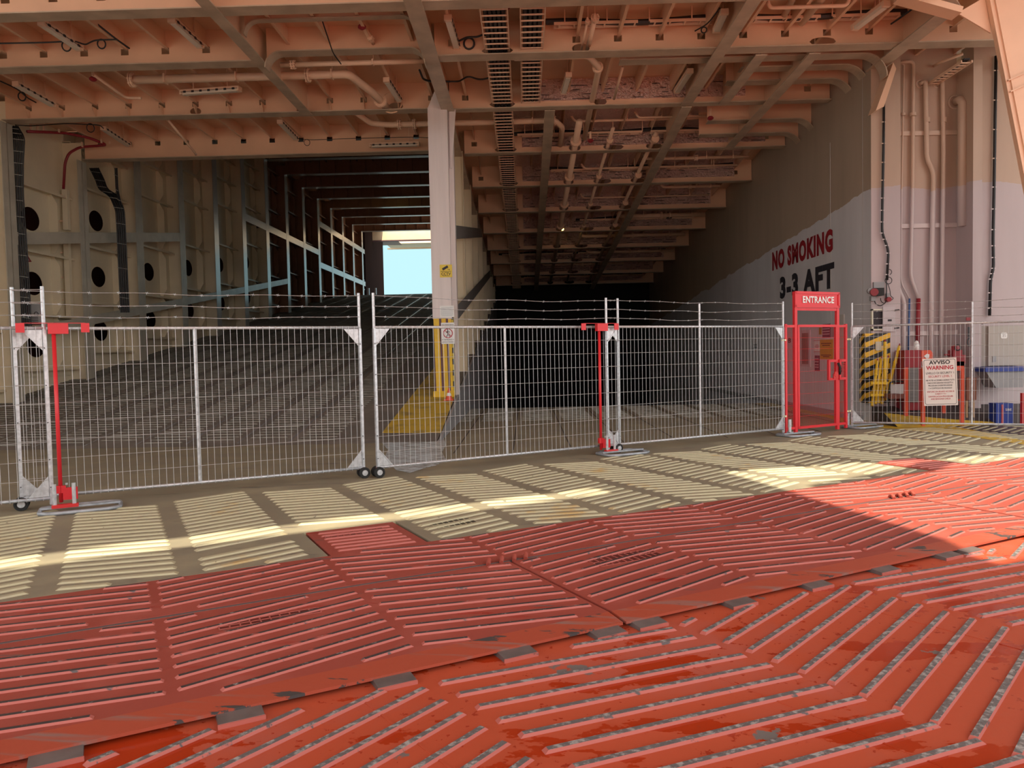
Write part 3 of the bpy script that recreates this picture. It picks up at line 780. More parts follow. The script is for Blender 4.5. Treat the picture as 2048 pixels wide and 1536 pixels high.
def stringer(name, fn, ka, kb, hh, label, m=HULLF):
    s = MB()
    for k in range(ka, kb):
        Ya, Yb = Y3+DY*k, Y3+DY*(k+1)
        s.prism([V3((XL-0.02, Ya, fn(Ya)-hh)), V3((XL-0.02, Yb, fn(Yb)-hh)), V3((XL-0.02, Yb, fn(Yb)+hh)), V3((XL-0.02, Ya, fn(Ya)+hh))], V3((0.016, 0, 0)))
        s.prism([V3((XS, Ya, fn(Ya)-0.01)), V3((XS, Yb, fn(Yb)-0.01)), V3((XS, Yb, fn(Yb)+0.01)), V3((XS, Ya, fn(Ya)+0.01))], V3((XL-XS-0.02, 0, 0)))
    tag(s.build(name, [m]), label, 'stringer', None, 'structure')
stringer('wall_stringer', lambda y: 4.54+0.153*(y-18), 0, 3, 0.15, 'upper sloping face stringer across the first wall frames')
stringer('wall_stringer', lambda y: 2.72+0.153*(y-21.05), 0, 7, 0.13, 'lower sloping face stringer parallel to the inner ramp', HULLF)
stringer('wall_stringer', lambda y: 7.75, 5, 9, 0.16, 'level stringer high on the middle of the left wall', SHEEN)
stringer('wall_stringer', lambda y: 9.5, 9, 15, 0.17, 'top level stringer near the far end of the left wall', SHEEN)
stringer('wall_stringer', lambda y: 7.05, 9, 15, 0.17, 'lower level stringer near the far end of the left wall', SHEEN)
# far end
e = MB(); e.box(-13.5, -12.1, 63.8, 64, 5, 12); e.box(-12.3, -12.08, 58.5, 66, 5, 12)
st(e, 'wall_far_left', [mat('dark_pier', (0.035, 0.022, 0.02), 0.9, spec=0.0)], 'dark end pier beside the far opening', 'wall')
e = MB(); e.box(-12.6, 3, 61.5, 61.6, 10.78, 11.6); st(e, 'trim_5', [mat('header_cream', (0.80, 0.62, 0.40), 0.5, var=0.1)], 'sunlit cream header plate across the far opening', 'beam')
e = MB(); e.box(-12.6, 3, 61.3, 61.7, 10.70, 10.78); st(e, 'trim_6', [BROWN], 'dark lower edge of the header over the far opening', 'beam')
e = MB()
e.box(-13.2, 3, 72, 72.3, 12.05, 12.25); e.box(-13.2, 3, 74.5, 74.7, 11.85, 12.0); e.box(-13.2, 3, 72, 77, 12.25, 12.3); pass
st(e, 'trim_7', [mat('portal_cream', (0.78, 0.60, 0.42), 0.5)], 'cream outer portal frame seen beyond the far header', 'portal')
# upper guard rail near crest
gr = MB()
for px_ in (722, 738, 752):
    a = at(px_, 600 if px_ != 722 else 575, 58); gr.bar(V3((a.x, 58, 5.5)), V3((a.x, 58, 5.5+(2.4 if px_ == 722 else 1.2))), 0.14, 0.1)
for z in (6.6, 7.3): gr.bar(V3((at(713, 600, 58).x, 58, z)), V3((at(730, 600, 58).x, 58, z)), 0.08, 0.08)
tag(gr.build('guard_rail', [GALV]), 'pale guard posts and rails at the top of the inner ramp', 'railing')

# ---- centre pillar and divider wall
pl = thing('centre_pillar', 'white centre pillar with yellow and brown striped foot between the two lanes', 'pillar', (-1.9, Y3, zr(Y3)), None, 'structure')
zp = zr(17.9)-0.05
p = MB(); p.box(-2.135, -1.69, Y3-0.25, Y3+0.25, 2.42, ZF); p.box(-1.69, -1.58, Y3-0.05, Y3+0.2, 0.2, ZF); p.build('shaft', [PINKW], pl)
p = MB(); p.box(-2.12, -1.70, Y3-0.245, Y3+0.25, zp, 2.42); p.build('foot', [BROWN], pl)
p = MB()
for (a, b) in ((-2.118, -1.99), (-1.935, -1.835), (-1.78, -1.705)): 
    # stripes lean slightly to the right going down
    z0, z1 = zp+0.12, 2.42
    p.prism([V3((a, Y3-0.25, z1)), V3((b, Y3-0.25, z1)), V3((min(b+0.03, -1.7), Y3-0.25, z0)), V3((min(a+0.03, -1.72), Y3-0.25, z0))], V3((0, 0.004, 0)))
p.box(-2.16, -1.66, Y3-0.30, Y3-0.24, zp, zp+0.16)
p.build('yellow_stripes', [YELP], pl, )
p = MB(); p.box(-1.70, -1.66, Y3-0.24, Y3+0.22, zp-0.2, 2.7); p.build('hatched_return', [HATCH], pl)
p = MB(); p.prism([V3((-1.66, Y3-0.1, ZF)), V3((-1.50, Y3-0.1, ZF)), V3((-1.62, Y3-0.1, 5.9)), V3((-1.66, Y3-0.1, 5.9))], V3((0, 0.02, 0))); p.prism([V3((-2.13, Y3-0.26, ZF)), V3((-1.69, Y3-0.26, ZF)), V3((-1.69, Y3-0.26, ZF)), V3((-1.80, Y3-0.6, ZF+0.55))], V3((0, 0.01, 0))); p.build('head_bracket', [PINKW], pl)
XD = -1.86
dv = MB()
dv.prism([V3((XD, Y3+0.3, zr(Y3)-0.1)), V3((XD, 50, zr(50))), V3((XD, 50, 11.8)), V3((XD, Y3+DY, 11.8)), V3((XD, Y3+0.3, 7.9))], V3((0.012, 0, 0)))
st(dv, 'wall_divider', [HULLC], 'cream divider plating between the inner ramp and the lower hold', 'wall')
for k in range(1, 12):
    Y = Y3+DY*k
    w = MB(); w.box(XD, XM+0.04, Y-0.006, Y+0.006, zr(Y)-0.02, zc(Y)+0.1)
    w.box(XM+0.03, XM+0.05, Y-0.06, Y+0.10, zr(Y)-0.02, zc(Y)+0.1)
    tag(w.build('wall_frame', [HULLC]), 'divider frame behind the centre pillar, %s counting inward' % ords[k-1], 'frame', None, 'structure')
for (o_, h_, n_) in ((1.9, 0.17, 'lower'), (3.8, 0.16, 'upper')):
    s = MB(); Ya, Yb = Y3+0.3, (36 if n_ == 'lower' else 30)
    fn = lambda y: 0.153*(y-13.8)+o_
    s.prism([V3((XM+0.05, Ya, fn(Ya)-h_)), V3((XM+0.05, Yb, fn(Yb)-h_)), V3((XM+0.05, Yb, fn(Yb)+h_)), V3((XM+0.05, Ya, fn(Ya)+h_))], V3((0.012, 0, 0)))
    tag(s.build('wall_stringer', [mat('stringer_grey_'+n_, (0.20, 0.19, 0.18), 0.5)]), n_+' dark sloping stringer on the divider wall behind the centre pillar', 'stringer', None, 'structure')

# ---- right wall, transom wall
w = MB(); w.box(XR, XR+0.3, 15.95, 62, -3, 7.95); 
st(w, 'wall_right', [SIDEW], 'long right wall, white below and tan above a slanting paint line', 'wall')
w = MB(); w.box(XR-0.002, XR, 16.32, 16.34, 0.1, 7.2)
for yy in (18.02,): w.box(XR-0.006, XR, yy, yy+0.02, 0.1, 6.3)
w.build('weld_seam', [mat('seam_light', (0.55, 0.52, 0.5), 0.5)], bpy.data.objects['wall_right'])
w = MB()
w.box(XR+0.001, 7.75, 15.94, 16.4, 0, ZF+0.6)           # corner column
w.box(7.75, 9.05, 16.25, 16.4, 0, ZF+0.6)          # recessed plate
w.box(9.05, 9.23, 15.65, 16.4, 0, ZF)         # column
w.box(9.23, 14, 15.95, 16.4, 0, ZF+0.6)
st(w, 'wall_back', [TRANS], 'stern transom wall, white below and tan above, with shallow pipe recess', 'wall')
w = MB(); a, b_ = at(1735, 232, 15.92), at(1775, 145, 15.92)
w.prism([at(1736, 232, 15.94), at(1752, 224, 15.94), at(1776, 150, 15.94), at(1770, 138, 15.94)], V3((0, -0.35, 0)))
st(w, 'trim_8', [CREAM], 'tapered haunch bracket at the top of the corner column', 'bracket')
# big stern support member upper right
w = MB()
a, b_ = at(1976, -20, 12.8), at(2062, 420, 12.8); b_ = a+(b_-a)*(a.z/(a.z-b_.z))
w.prism([a, b_, b_+V3((1.3, 0, 0)), a+V3((1.3, 0, 0))], V3((0, 0.10, 0)))
o = w.build('trim_9', [CREAM]); tag(o, 'heavy raking stern post at the top right corner', 'post', None, 'structure')
w = MB()
for (t) in (0.20, 0.225):
    c_ = a.lerp(b_, t); w.bar(c_+V3((0.02, -0.02, 0)), c_+V3((1.3, -0.02, 0.55)), 0.04, 0.02)
w.bar(a+V3((0.08, -0.012, 0)), b_+V3((0.08, -0.012, 0)), 0.03, 0.02)
w.build('rib', [CREAM], o)
w = MB(); w.prism([at(1915, 26, 12.9), at(1970, -6, 12.9), at(1982, 66, 12.9)], V3((0, 0.03, 0))); st(w, 'trim_10', [CREAM], 'triangular gusset between the stern post and the corner girder', 'gusset')
w = MB(); w.bar(at(1796, -6, 12.9), at(1915, 27, 12.9), 0.3, 0.10); st(w, 'trim_11', [CREAM], 'oblique lip beam above the right corner', 'beam')

# ---- unseen added overhang that shades the ramp (openings shaped to the sun strips)
L = 10.0/math.tan(SUN_EL); hd = V3((-0.20, 0.98, 0)).normalized()*L
du = hd.x*CU+hd.y*SU; dvv = -hd.x*SU+hd.y*CU
oh = MB()
def slab(pts):  # shade polygon on the deck in (u,v) -> slab at z=10
    oh.prism([W(u-du, v-dvv, 10.0) for u, v in pts], V3((0, 0, 0.25)))
slab([(-14, -1.6), (5.75, -1.6), (5.75, 3.1), (-14, 3.1)])
slab([(5.75, -1.6), (17, -1.6), (17, 3.15), (5.75, 3.15)])
slab([(-14, 3.1), (5.75, 3.1), (6.55, 5.9), (6.80, 6.88), (-14, 6.88)])
slab([(4.9, 6.88), (6.80, 6.88), (6.92, 7.46), (4.9, 7.40)])
slab([(-14, 7.44), (4.9, 7.40), (6.92, 7.46), (6.92, 22), (-14, 22)])
slab([(6.92, 7.46), (8.95, 6.98), (8.95, 22), (6.92, 22)])
slab([(8.95, 6.98), (10.0, 6.62), (11.65, 6.30), (17, 6.0), (17, 22), (8.95, 22)])
slab([(7.0, 6.04), (9.2, 6.02), (10.0, 6.30), (9.6, 6.45), (8.9, 6.22)])
st(oh, 'trim_12', [mat('overhang_paint', (0.55, 0.45, 0.36), 0.5)], 'high stern overhang above the ramp with two long gaps', 'overhang')
oh2 = MB(); oh2.box(-16, 15, 11.6, 14, ZD+0.03, 10.2); st(oh2, 'wall_stern', [CREAM], 'stern plating above the opening', 'wall')
oh3 = MB(); oh3.box(9.9, 10.1, 12.0, 15, ZF, 10)

# ================================================================== THINGS
# ---------------- fence
def fence_panel(p0, p1, label, mid=0.5, gl='L R', wheels=(), feetz=0.10, ext=True, seed=1, lowpost=(0.06, 0.06), wires=True):
    """welded mesh panel p0 -> p1 (base points, z=0)"""
    Rn = random.Random(seed)
    p0 = V3(p0); p1 = V3(p1); d = p1-p0; Ln = d.length; n = d/Ln; fr = V3((n.y, -n.x, 0))  # fr points to the camera side
    Z = lambda z: V3((0, 0, z))
    T = thing('mesh_fence', label, 'fence', (p0+p1)/2, 'mobile barrier fence panels across the opening')
    zb, zt = 0.13, 1.965
    for z in (zt, zb):
        b = MB(); b.tube([p0+Z(z), p1+Z(z)], 0.019, 8); b.build('top_rail' if z == zt else 'bottom_rail', [GALV], T, smooth=True)
    for i, (pp, lp) in enumerate(((p0, lowpost[0]), (p1, lowpost[1]))):
        b = MB(); b.tube([pp+Z(lp), pp+Z(1.95)], 0.024, 4, rr=None); b.tube([pp+Z(1.95), pp+Z(2.41)], 0.019, 8)
        for z in (0.25, 0.55, 0.95, 1.35, 1.75): b.cyl(pp+fr*0.02+Z(z), pp+fr*0.03+Z(z), 0.006, 6, m=1)
        b.build('post', [GALV, INK], T)
    if mid:
        m = p0.lerp(p1, mid); b = MB(); b.tube([m+Z(zb), m+Z(zt if not ext else zt+0.38)], 0.018, 8); b.build('centre_post', [GALV], T)
    b = MB(); N = int(Ln/0.075)
    for i in range(1, N):
        q = p0+n*(Ln*i/N)+fr*0.022
        b.tube([q+Z(zb-0.02), q+Z(zt+0.018)], 0.0026, 4, cap=False)
    for k in range(1, 9):
        z = zb+(zt-zb)*k/9
        b.tube([p0+fr*0.026+Z(z), p1+fr*0.026+Z(z)], 0.0026, 4, cap=False)
    b.build('wire_mesh', [WIRE], T)
    for (end, pp, sg) in (('L', p0, 1), ('R', p1, -1)):
        if end not in gl: continue
        for (z, s2) in ((zt-0.02, -1), (zb+0.02, 1)):
            b = MB(); b.prism([pp+n*(0.02*sg)+Z(z), pp+n*(0.21*sg)+Z(z), pp+n*(0.02*sg)+Z(z+s2*0.22)], fr*0.006)
            b.bar(pp+n*(0.20*sg)+fr*0.008+Z(z), pp+n*(0.03*sg)+fr*0.008+Z(z+s2*0.20), 0.012, 0.012)
            b.build('gusset', [GALV], T)
    if wires:
        for k, z in enumerate((2.105, 2.24, 2.375)):
            pts = []; M = 26; sag = Rn.uniform(0.02, 0.05); ph = Rn.random()*6
            for i in range(M+1):
                t = i/M
                pts.append(p0+d*t+Z(z-sag*4*t*(1-t)*0.8+0.010*math.sin(t*17+ph)*math.sin(math.pi*t))+fr*0.02)
            b = MB(); b.tube(pts, 0.0036, 4)
            for i in range(1, M*1):
                if i % 2: 
                    q = pts[i]; e = 0.016
                    b.bar(q+V3((-e*0.5, 0, -e)), q+V3((e*0.5, 0, e)), 0.003, 0.003); b.bar(q+V3((e*0.7, e, -e*0.5)), q+V3((-e*0.7, -e, e*0.5)), 0.003, 0.003)
            b.build('barbed_wire', [GALV], T)
    for (t, off) in wheels:
        wheel(T, p0+d*t, n, fr, off)
    return T
def wheel(T, base, n, fr, off=0.0, R0=0.072):
    Z = lambda z: V3((0, 0, z))
    for sd in (1, -1):
        c0 = base+fr*(0.055*sd)+Z(R0)
        b = MB(); b.cyl(c0-fr*0.018, c0+fr*0.018, R0, 20); b.torus(c0+fr*0.012*sd, fr, R0-0.012, 0.012, 20, 6)
        w = b.build('wheel', [RUB], T, smooth=False)
        b = MB(); b.cyl(c0+fr*(0.010*sd), c0+fr*(0.026*sd), R0*0.58, 16, r2=R0*0.5); b.cyl(c0+fr*(0.02*sd), c0+fr*(0.034*sd), R0*0.16, 10); b.build('hub', [GALV], w)
    b = MB(); b.bar(base-fr*0.05+Z(R0), base+fr*0.05+Z(R0), 0.014, 0.014); b.bar(base+Z(R0), base+Z(0.13), 0.05, 0.02, upv=fr); b.build('fork', [REDS], T)

def hold_down(u, v, label, side=1, flip=False):
    """oval fence foot with sockets"""
    c = W(u, v, 0); n = V3((CU, SU, 0)); fr = V3((SU, -CU, 0)); Z = lambda z: V3((0, 0, z))
    T = thing('fence_stand', label, 'fence foot', c, 'oval tube feet under the fence posts')
    b = MB(); pts = []
    L_, w_ = 0.38, 0.23
    for i in range(33):
        t = 2*math.pi*i/32
        x = max(-1, min(1, 1.18*math.cos(t)))*L_; y = max(-1, min(1, 1.25*math.sin(t)))*w_
        pts.append(c+n*x+fr*y+Z(0.024))
    b.tube(pts, 0.021, 8); b.build('ring', [GALVD], T, smooth=True)
    b = MB(); b.bar(c-n*L_+Z(0.05), c+n*L_+Z(0.05), 0.05, 0.022); b.build('cross_bar', [GALVD], T)
    return T
def foot_parts(T, c, spig, clampm):
    n = V3((CU, SU, 0)); fr = V3((SU, -CU, 0)); Z = lambda z: V3((0, 0, z))
    for s in spig:
        b = MB(); b.tube([c+n*s+Z(0.05), c+n*s+Z(0.30)], 0.020, 8); b.build('socket', [GALV], T)
    b = MB(); b.bar(c+n*(min(spig)-0.03)+Z(0.062), c+n*(max(spig)+0.04)+Z(0.062), 0.075, 0.035); b.build('clamp_plate', [clampm], T)

A0 = W(-5.0, 9.60); A1 = W(-0.64, 9.60)
fence_panel(A0, A1, 'short visible end of a mesh fence at the left frame edge above an oval foot', mid=None, wheels=(), seed=3)
B0 = W(-0.93, 9.78); B1 = W(2.86, 9.74)
fence_panel(B0, B1, 'mesh fence panel left of the centre gap, between the left foot and the meeting wheels', mid=0.475, wheels=((0.0, 0), (1.0, 0)), seed=4, ext=False)
C0 = W(3.03, 9.66); C1 = W(7.02, 9.84)
fence_panel(C0, C1, 'mesh fence panel in front of the centre pillar, right of the meeting wheels', mid=0.49, wheels=((0.0, 0), (0.985, 0)), seed=5, ext=False)
D0 = W(6.76, 9.78); D1 = W(10.66, 9.90)
fence_panel(D0, D1, 'mesh fence panel between the red jack post and the entrance gate', mid=0.49, gl='L R', seed=6)
G0 = W(10.72, 9.92); G1 = W(12.38, 9.95)
E0 = W(12.50, 9.92); 
dE = V3((2.66, -1.0, 0)).normalized()
E1 = E0+dE*3.75
fence_panel(E0, E1, 'mesh fence panel right of the gate carrying the warning sign, swung towards the camera', mid=0.53, gl='L', seed=8)

T = hold_down(-0.36, 9.42, 'oval galvanised foot with red clamp under the leftmost fence joint'); foot_parts(T, W(-0.36, 9.42), (-0.24, -0.06), REDS)
T = hold_down(6.92, 9.62, 'oval galvanised foot with red clamp under the red jack post, middle of the fence'); foot_parts(T, W(6.80, 9.66), (-0.14, 0.0), REDS)
T = hold_down(10.9, 9.78, 'flat oval foot at the left side of the entrance gate'); foot_parts(T, W(10.72, 9.80), (-0.02, 0.0), GALVD)
T = hold_down(12.9, 10.0, 'flat oval foot at the right side of the entrance gate'); foot_parts(T, W(12.5, 10.0), (-0.02, 0.0), GALVD)

def jack(u, v, label, clampside):
    n = V3((CU, SU, 0)); fr = V3((SU, -CU, 0)); Z = lambda z: V3((0, 0, z)); c = W(u, v, 0)
    T = thing('jack_post', label, 'post', c, 'red locking posts on the fence')
    b = MB(); b.tube([c+Z(0.08), c+Z(1.9)], 0.021, 10); b.build('bar', [REDG], T, smooth=True)
    b = MB(); b.bar(c-n*0.05+Z(1.955), c+n*0.14*clampside+Z(1.955), 0.07, 0.11)
    b.bar(c-n*0.30+Z(2.015)+fr*0.02, c+n*0.30+Z(2.015)+fr*0.02, 0.03, 0.006)
    for s in ((-0.30, 0.30) if clampside > 0 else (-0.02, 0.28)): b.bar(c+n*(s-0.04)+Z(1.965)+fr*0.03, c+n*(s+0.04)+Z(1.965)+fr*0.03, 0.012, 0.10)
    b.build('top_clamp', [REDG], T)
    b = MB(); b.bar(c+n*0.02+Z(0.17), c+n*0.16*clampside+Z(0.17), 0.05, 0.13); b.bar(c-n*0.04+Z(0.22), c+n*0.05+Z(0.22), 0.04, 0.08); b.build('bottom_clamp', [REDG], T)
    b = MB(); b.cyl(c+n*0.06+fr*0.03+Z(0.29), c+n*0.06+fr*0.03+Z(0.27), 0.012, 8); b.build('bolt', [GALV], T)
jack(-0.55, 9.56, 'red locking post clamped to the leftmost fence joint', 1)
jack(6.60, 9.74, 'red locking post clamped to the middle fence joint, left of the two tall posts', 1)

# ---------------- entrance gate
n = (G1-G0).normalized(); fr = V3((n.y, -n.x, 0)); Z = lambda z: V3((0, 0, z))
Lg = (G1-G0).length
T = thing('entrance_gate', 'tall red pedestrian gate with ENTRANCE header sign', 'gate', (G0+G1)/2)
def gp(t, z, o=0.0): return G0+n*t+Z(z)+fr*o
x0, x1, x2, x3 = 0.02, 0.27, 1.40, Lg-0.02
b = MB()
for x in (x0, x3): b.bar(gp(x, 0.03), gp(x, 2.01), 0.05, 0.04, upv=fr)
for x, zz in ((x1, 2.33), (x2, 2.33)): b.bar(gp(x, 0.02), gp(x, zz), 0.065, 0.05, upv=fr)
for (a, c_) in ((x0, x1), (x2, x3)):
    for z in (0.12, 1.97): b.bar(gp(a, z), gp(c_, z), 0.04, 0.045)
b.bar(gp(x1, 2.28), gp(x2, 2.28), 0.04, 0.05)
b.build('frame', [REDG], T)
for (a, c_) in ((x0, x1), (x2, x3)):
    b = MB()
    N = 7
    for i in range(1, N): b.tube([gp(a+(c_-a)*i/N, 0.12), gp(a+(c_-a)*i/N, 1.97)], 0.0028, 4, cap=False)
    for k in range(1, 9): b.tube([gp(a, 0.12+0.205*k), gp(c_, 0.12+0.205*k)], 0.0028, 4, cap=False)
    b.build('side_mesh', [REDG], T)
sg = MB(); sg.bar(gp(x1-0.035, 2.455, 0.0), gp(x2+0.035, 2.455, 0.0), 0.05, 0.28)
for z in (2.33, 2.58): sg.bar(gp(x1-0.035, z, 0.03), gp(x2+0.035, z, 0.03), 0.02, 0.045)
for x in (x1-0.015, x2+0.015): sg.bar(gp(x, 2.32, 0.03), gp(x, 2.59, 0.03), 0.045, 0.02, upv=fr)
S = sg.build('header_sign', [REDG], T)
text_mesh('lettering', 'ENTRANCE', 0.84, 0.125, gp((x1+x2)/2+0.02, 2.455, 0.034), n, (0, 0, 1), WHT, S, bold=0.03, center=True, space=1.06)
b = MB()
la, lb = x1+0.06, x2-0.05
for x in (la, lb): b.bar(gp(x, 0.10, 0.01), gp(x, 1.99, 0.01), 0.045, 0.045, upv=fr)
for z in (0.12, 1.975): b.bar(gp(la, z, 0.01), gp(lb, z, 0.01), 0.045, 0.045)
leaf = b.build('gate_leaf', [REDG], T)
b = MB(); N = 15
for i in range(1, N*2): b.tube([gp(la+(lb-la)*i/(N*2), 0.12, 0.012), gp(la+(lb-la)*i/(N*2), 1.97, 0.012)], 0.0019, 4, cap=False)
for k in range(1, 9): b.tube([gp(la, 0.12+0.205*k, 0.014), gp(lb, 0.12+0.205*k, 0.014)], 0.0026, 4, cap=False)
b.build('leaf_mesh', [REDG], leaf)
b = MB()
for (xa, xb) in ((lb-0.22, lb), (x2+0.03, x3-0.03)):
    for z in (0.98, 1.32): b.bar(gp(xa, z, 0.03), gp(xb, z, 0.03), 0.04, 0.045)
    b.bar(gp(xa, 0.96, 0.03), gp(xa, 1.34, 0.03), 0.045, 0.04, upv=fr)
lk = b.build('lock_box', [REDG], T)
b = MB()
for i in range(7):
    for j in range(9):
        xa = x2+0.05+0.026*i+(0.013 if j % 2 else 0); b.bar(gp(xa, 1.0+0.036*j, 0.03), gp(xa+0.013, 1.018+0.036*j, 0.03), 0.004, 0.004)
for j in range(10): b.bar(gp(x2+0.03, 1.0+0.033*j, 0.03), gp(x3-0.03, 1.0+0.033*j, 0.03), 0.004, 0.003)
b.build('expanded_mesh', [REDG], lk)
b = MB(); b.bar(gp(lb-0.13, 1.03, 0.06), gp(lb+0.0, 1.03, 0.06), 0.02, 0.09); b.cyl(gp(lb-0.06, 1.07, 0.05), gp(lb-0.06, 1.07, 0.075), 0.055, 14); b.build('latch_cover', [REDS], lk)
b = MB(); b.tube([gp(lb+0.01, 1.28, 0.06), gp(lb+0.015, 1.20, 0.09), gp(lb+0.02, 1.12, 0.085), gp(lb+0.05, 1.07, 0.06)], 0.024, 8); b.build('handle', [RUB], lk)
CLIP = mat('cream_clip', (0.8, 0.75, 0.5), 0.4)
for z in (0.35, 1.72):
    for s in (-0.04, Lg+0.04):
        b = MB(); b.cyl(gp(s, z, 0.03), gp(s+0.001, z, 0.05), 0.016, 8); b.bar(gp(s-0.05, z, 0.02), gp(s+0.05, z, 0.02), 0.02, 0.03)
        b.build('tie_clip', [CLIP], T)

# ---------------- warning sign on the right panel
nE = dE; frE = V3((nE.y, -nE.x, 0))
def ep(px, z):  # point on the right panel at image column px
    d_ = ray(px, 700); # intersect vertical plane
    nn = frE; t = (E0-CAM).dot(nn)/d_.dot(nn); q_ = CAM+d_*t; q_.z = z; return q_
sl0, sl1 = ep(1846, 0.43), ep(1914, 0.43)
wS = (V3((sl1.x, sl1.y, 0))-V3((sl0.x, sl0.y, 0))).length
cS = (sl0+sl1)/2; cS.z = 0.90
hS = 0.87
tlt = 0.035
rS = (nE+V3((0, 0, tlt))).normalized(); uS = frE.cross(rS)*-1
uS = rS.cross(frE)*-1
if uS.z < 0: uS = -uS
T = thing('warning_sign', 'cream AVVISO WARNING notice board with rounded black border hung on the right fence panel', 'sign', cS-V3((0, 0, hS/2)))
def rrect(c, r_, u_, w_, h_, rad, off, nrm):
    pts = []
    for (sx, sy, a0) in ((1, 1, 0), (-1, 1, 90), (-1, -1, 180), (1, -1, 270)):
        for i in range(6):
            t = math.radians(a0+18*i); pts.append(c+r_*(sx*(w_/2-rad)+rad*math.cos(t))+u_*(sy*(h_/2-rad)+rad*math.sin(t))+nrm*off)
    return pts
nS = frE
b = MB(); b.ob(cS+nS*0.035, rS*(wS/2), uS*(hS/2), nS*0.003); b.build('board', [PANELW], T)
b = MB(); b.prism(rrect(cS, rS, uS, wS*0.93, hS*0.95, 0.03, 0.0385, nS), nS*0.001); bo = b.build('border', [INK], T)
b = MB(); b.prism(rrect(cS, rS, uS, wS*0.905, hS*0.932, 0.025, 0.040, nS), nS*0.001); b.build('field', [PANELW], T)
LNS = [('AVVISO', 0.405, 0.62, 0.080, INK, 0.03), ('WARNING', 0.295, 0.80, 0.080, REDI, 0.03), ('LIVELLO DI SECURITY 1', 0.185, 0.82, 0.042, INK, 0.005), ('SECURITY LEVEL 1', 0.115, 0.68, 0.042, REDI, 0.005),
       ('PER POTER ACCEDERE A BORDO TUTTI', 0.035, 0.84, 0.030, INK, 0.01), ('I VISITATORI SARANNO SOGGETTI A', -0.02, 0.76, 0.030, INK, 0.01), ('PROCEDURA DI IDENTIFICAZIONE', -0.073, 0.70, 0.030, INK, 0.01), ('E A CONTROLLO DEL BAGAGLIO', -0.127, 0.68, 0.030, INK, 0.01),
       ('VISITORS ON BOARD ACCESS IS', -0.20, 0.80, 0.030, REDI, 0.01), ('SUBJECT TO', -0.25, 0.32, 0.030, REDI, 0.01), ('IDENTIFICATION PROCEDURE', -0.30, 0.72, 0.030, REDI, 0.01), ('AND BAGGAGE CHECK', -0.35, 0.58, 0.030, REDI, 0.01)]
for (s_, y, wf, h_, m_, bd) in LNS:
    text_mesh('lettering', s_, wS*wf, h_*0.92, cS+uS*y*0.89+nS*0.0425, rS, uS, m_, T, bold=bd, center=True)

# ---------------- wall lettering
def wl(px0, px1, z0, h_, s_, m_, name):
    Ya = atx(px0, 560, XR-0.003).y; Yb = atx(px1, 560, XR-0.003).y
    return text_mesh(name, s_, Ya-Yb, h_, V3((XR, Ya, z0)), (0, -1, 0), (0, 0, 1), m_, bold=0.055, depth=0.008, space=1.14)
o = wl(1545, 1666, 3.78, 0.54, 'NO SMOKING', mat('wall_letter_red', (0.32, 0.015, 0.025), 0.5), 'wall_lettering'); tag(o, 'dark red NO SMOKING lettering painted on the right wall', 'lettering')
o = wl(1560, 1669, 2.93, 0.61, '3-3 AFT', mat('wall_letter_black', (0.03, 0.03, 0.04), 0.5), 'wall_lettering'); tag(o, 'black 3-3 AFT lettering painted below the no smoking text', 'lettering')
o = text_mesh('column_number', '1', 0.05, 0.20, at(1937.5, 664, 15.64), (1, 0, 0), (0, 0, 1), INK, bold=0.03, center=True, depth=0.004); tag(o, 'black painted digit 1 on the column beside the cabinet', 'number')
o = text_mesh('column_number', '0', 0.085, 0.19, at(1937.5, 684, 15.64), (1, 0, 0), (0, 0, 1), INK, bold=0.03, center=True, depth=0.004); tag(o, 'black painted digit 0 under the digit 1 on the column', 'number')
b = MB(); q = at(1937, 638, 15.63); b.box(q.x-0.04, q.x+0.04, 15.63, 15.652, q.z-0.03, q.z+0.03); tag(b.build('small_plate', [DRED]), 'tiny dark red plate above the painted number on the column', 'plate')

# ---------------- signs on the pillar
yp = Y3-0.253
def plate(name, px0, py0, px1, py1, Y, m_, label, cat, th=0.006, build=True, group=None):
    a = at(px0, py1, Y); c_ = at(px1, py0, Y)
    o_ = V3(((a.x+c_.x)/2, Y, a.z))
    T = thing(name, label, cat, o_, group)
    b = MB(); b.box(a.x, c_.x, Y-th, Y, a.z, c_.z); b.build('board', [m_], T)
    return T, a, c_
T, a, c_ = plate('cctv_sign', 880, 529, 904, 555, yp, YEL, 'small yellow CCTV sign on the upper part of the pillar', 'sign')
cx = (a.x+c_.x)/2; cz = (a.z+c_.z)/2; hh = c_.z-a.z; ww = c_.x-a.x
text_mesh('lettering', 'CCTV', ww*0.78, hh*0.22, V3((cx, yp-0.006, a.z+hh*0.27)), (1, 0, 0), (0, 0, 1), INK, T, bold=0.02, center=True)
b = MB(); b.ob(V3((cx-ww*0.06, yp-0.008, a.z+hh*0.74)), V3((ww*0.22, 0, hh*0.12)), V3((0, 0.002, 0)), V3((-ww*0.05, 0, hh*0.08)))
b.bar(V3((cx+ww*0.10, yp-0.008, a.z+hh*0.66)), V3((cx+ww*0.28, yp-0.008, a.z+hh*0.60)), 0.003, 0.008); b.bar(V3((cx+ww*0.28, yp-0.008, a.z+hh*0.64)), V3((cx+ww*0.28, yp-0.008, a.z+hh*0.56)), 0.003, 0.012, upv=V3((1, 0, 0)))
for z_, w_ in ((0.46, 0.42), (0.10, 0.28)): b.box(cx-ww*w_, cx+ww*w_, yp-0.009, yp-0.007, a.z+hh*z_, a.z+hh*(z_+0.03))
b.build('camera_symbol', [INK], T)
T, a, c_ = plate('paper_notice', 880, 611, 908, 635, yp, WHT, 'white sheet of small print on the pillar above the striped foot', 'notice')
b = MB()
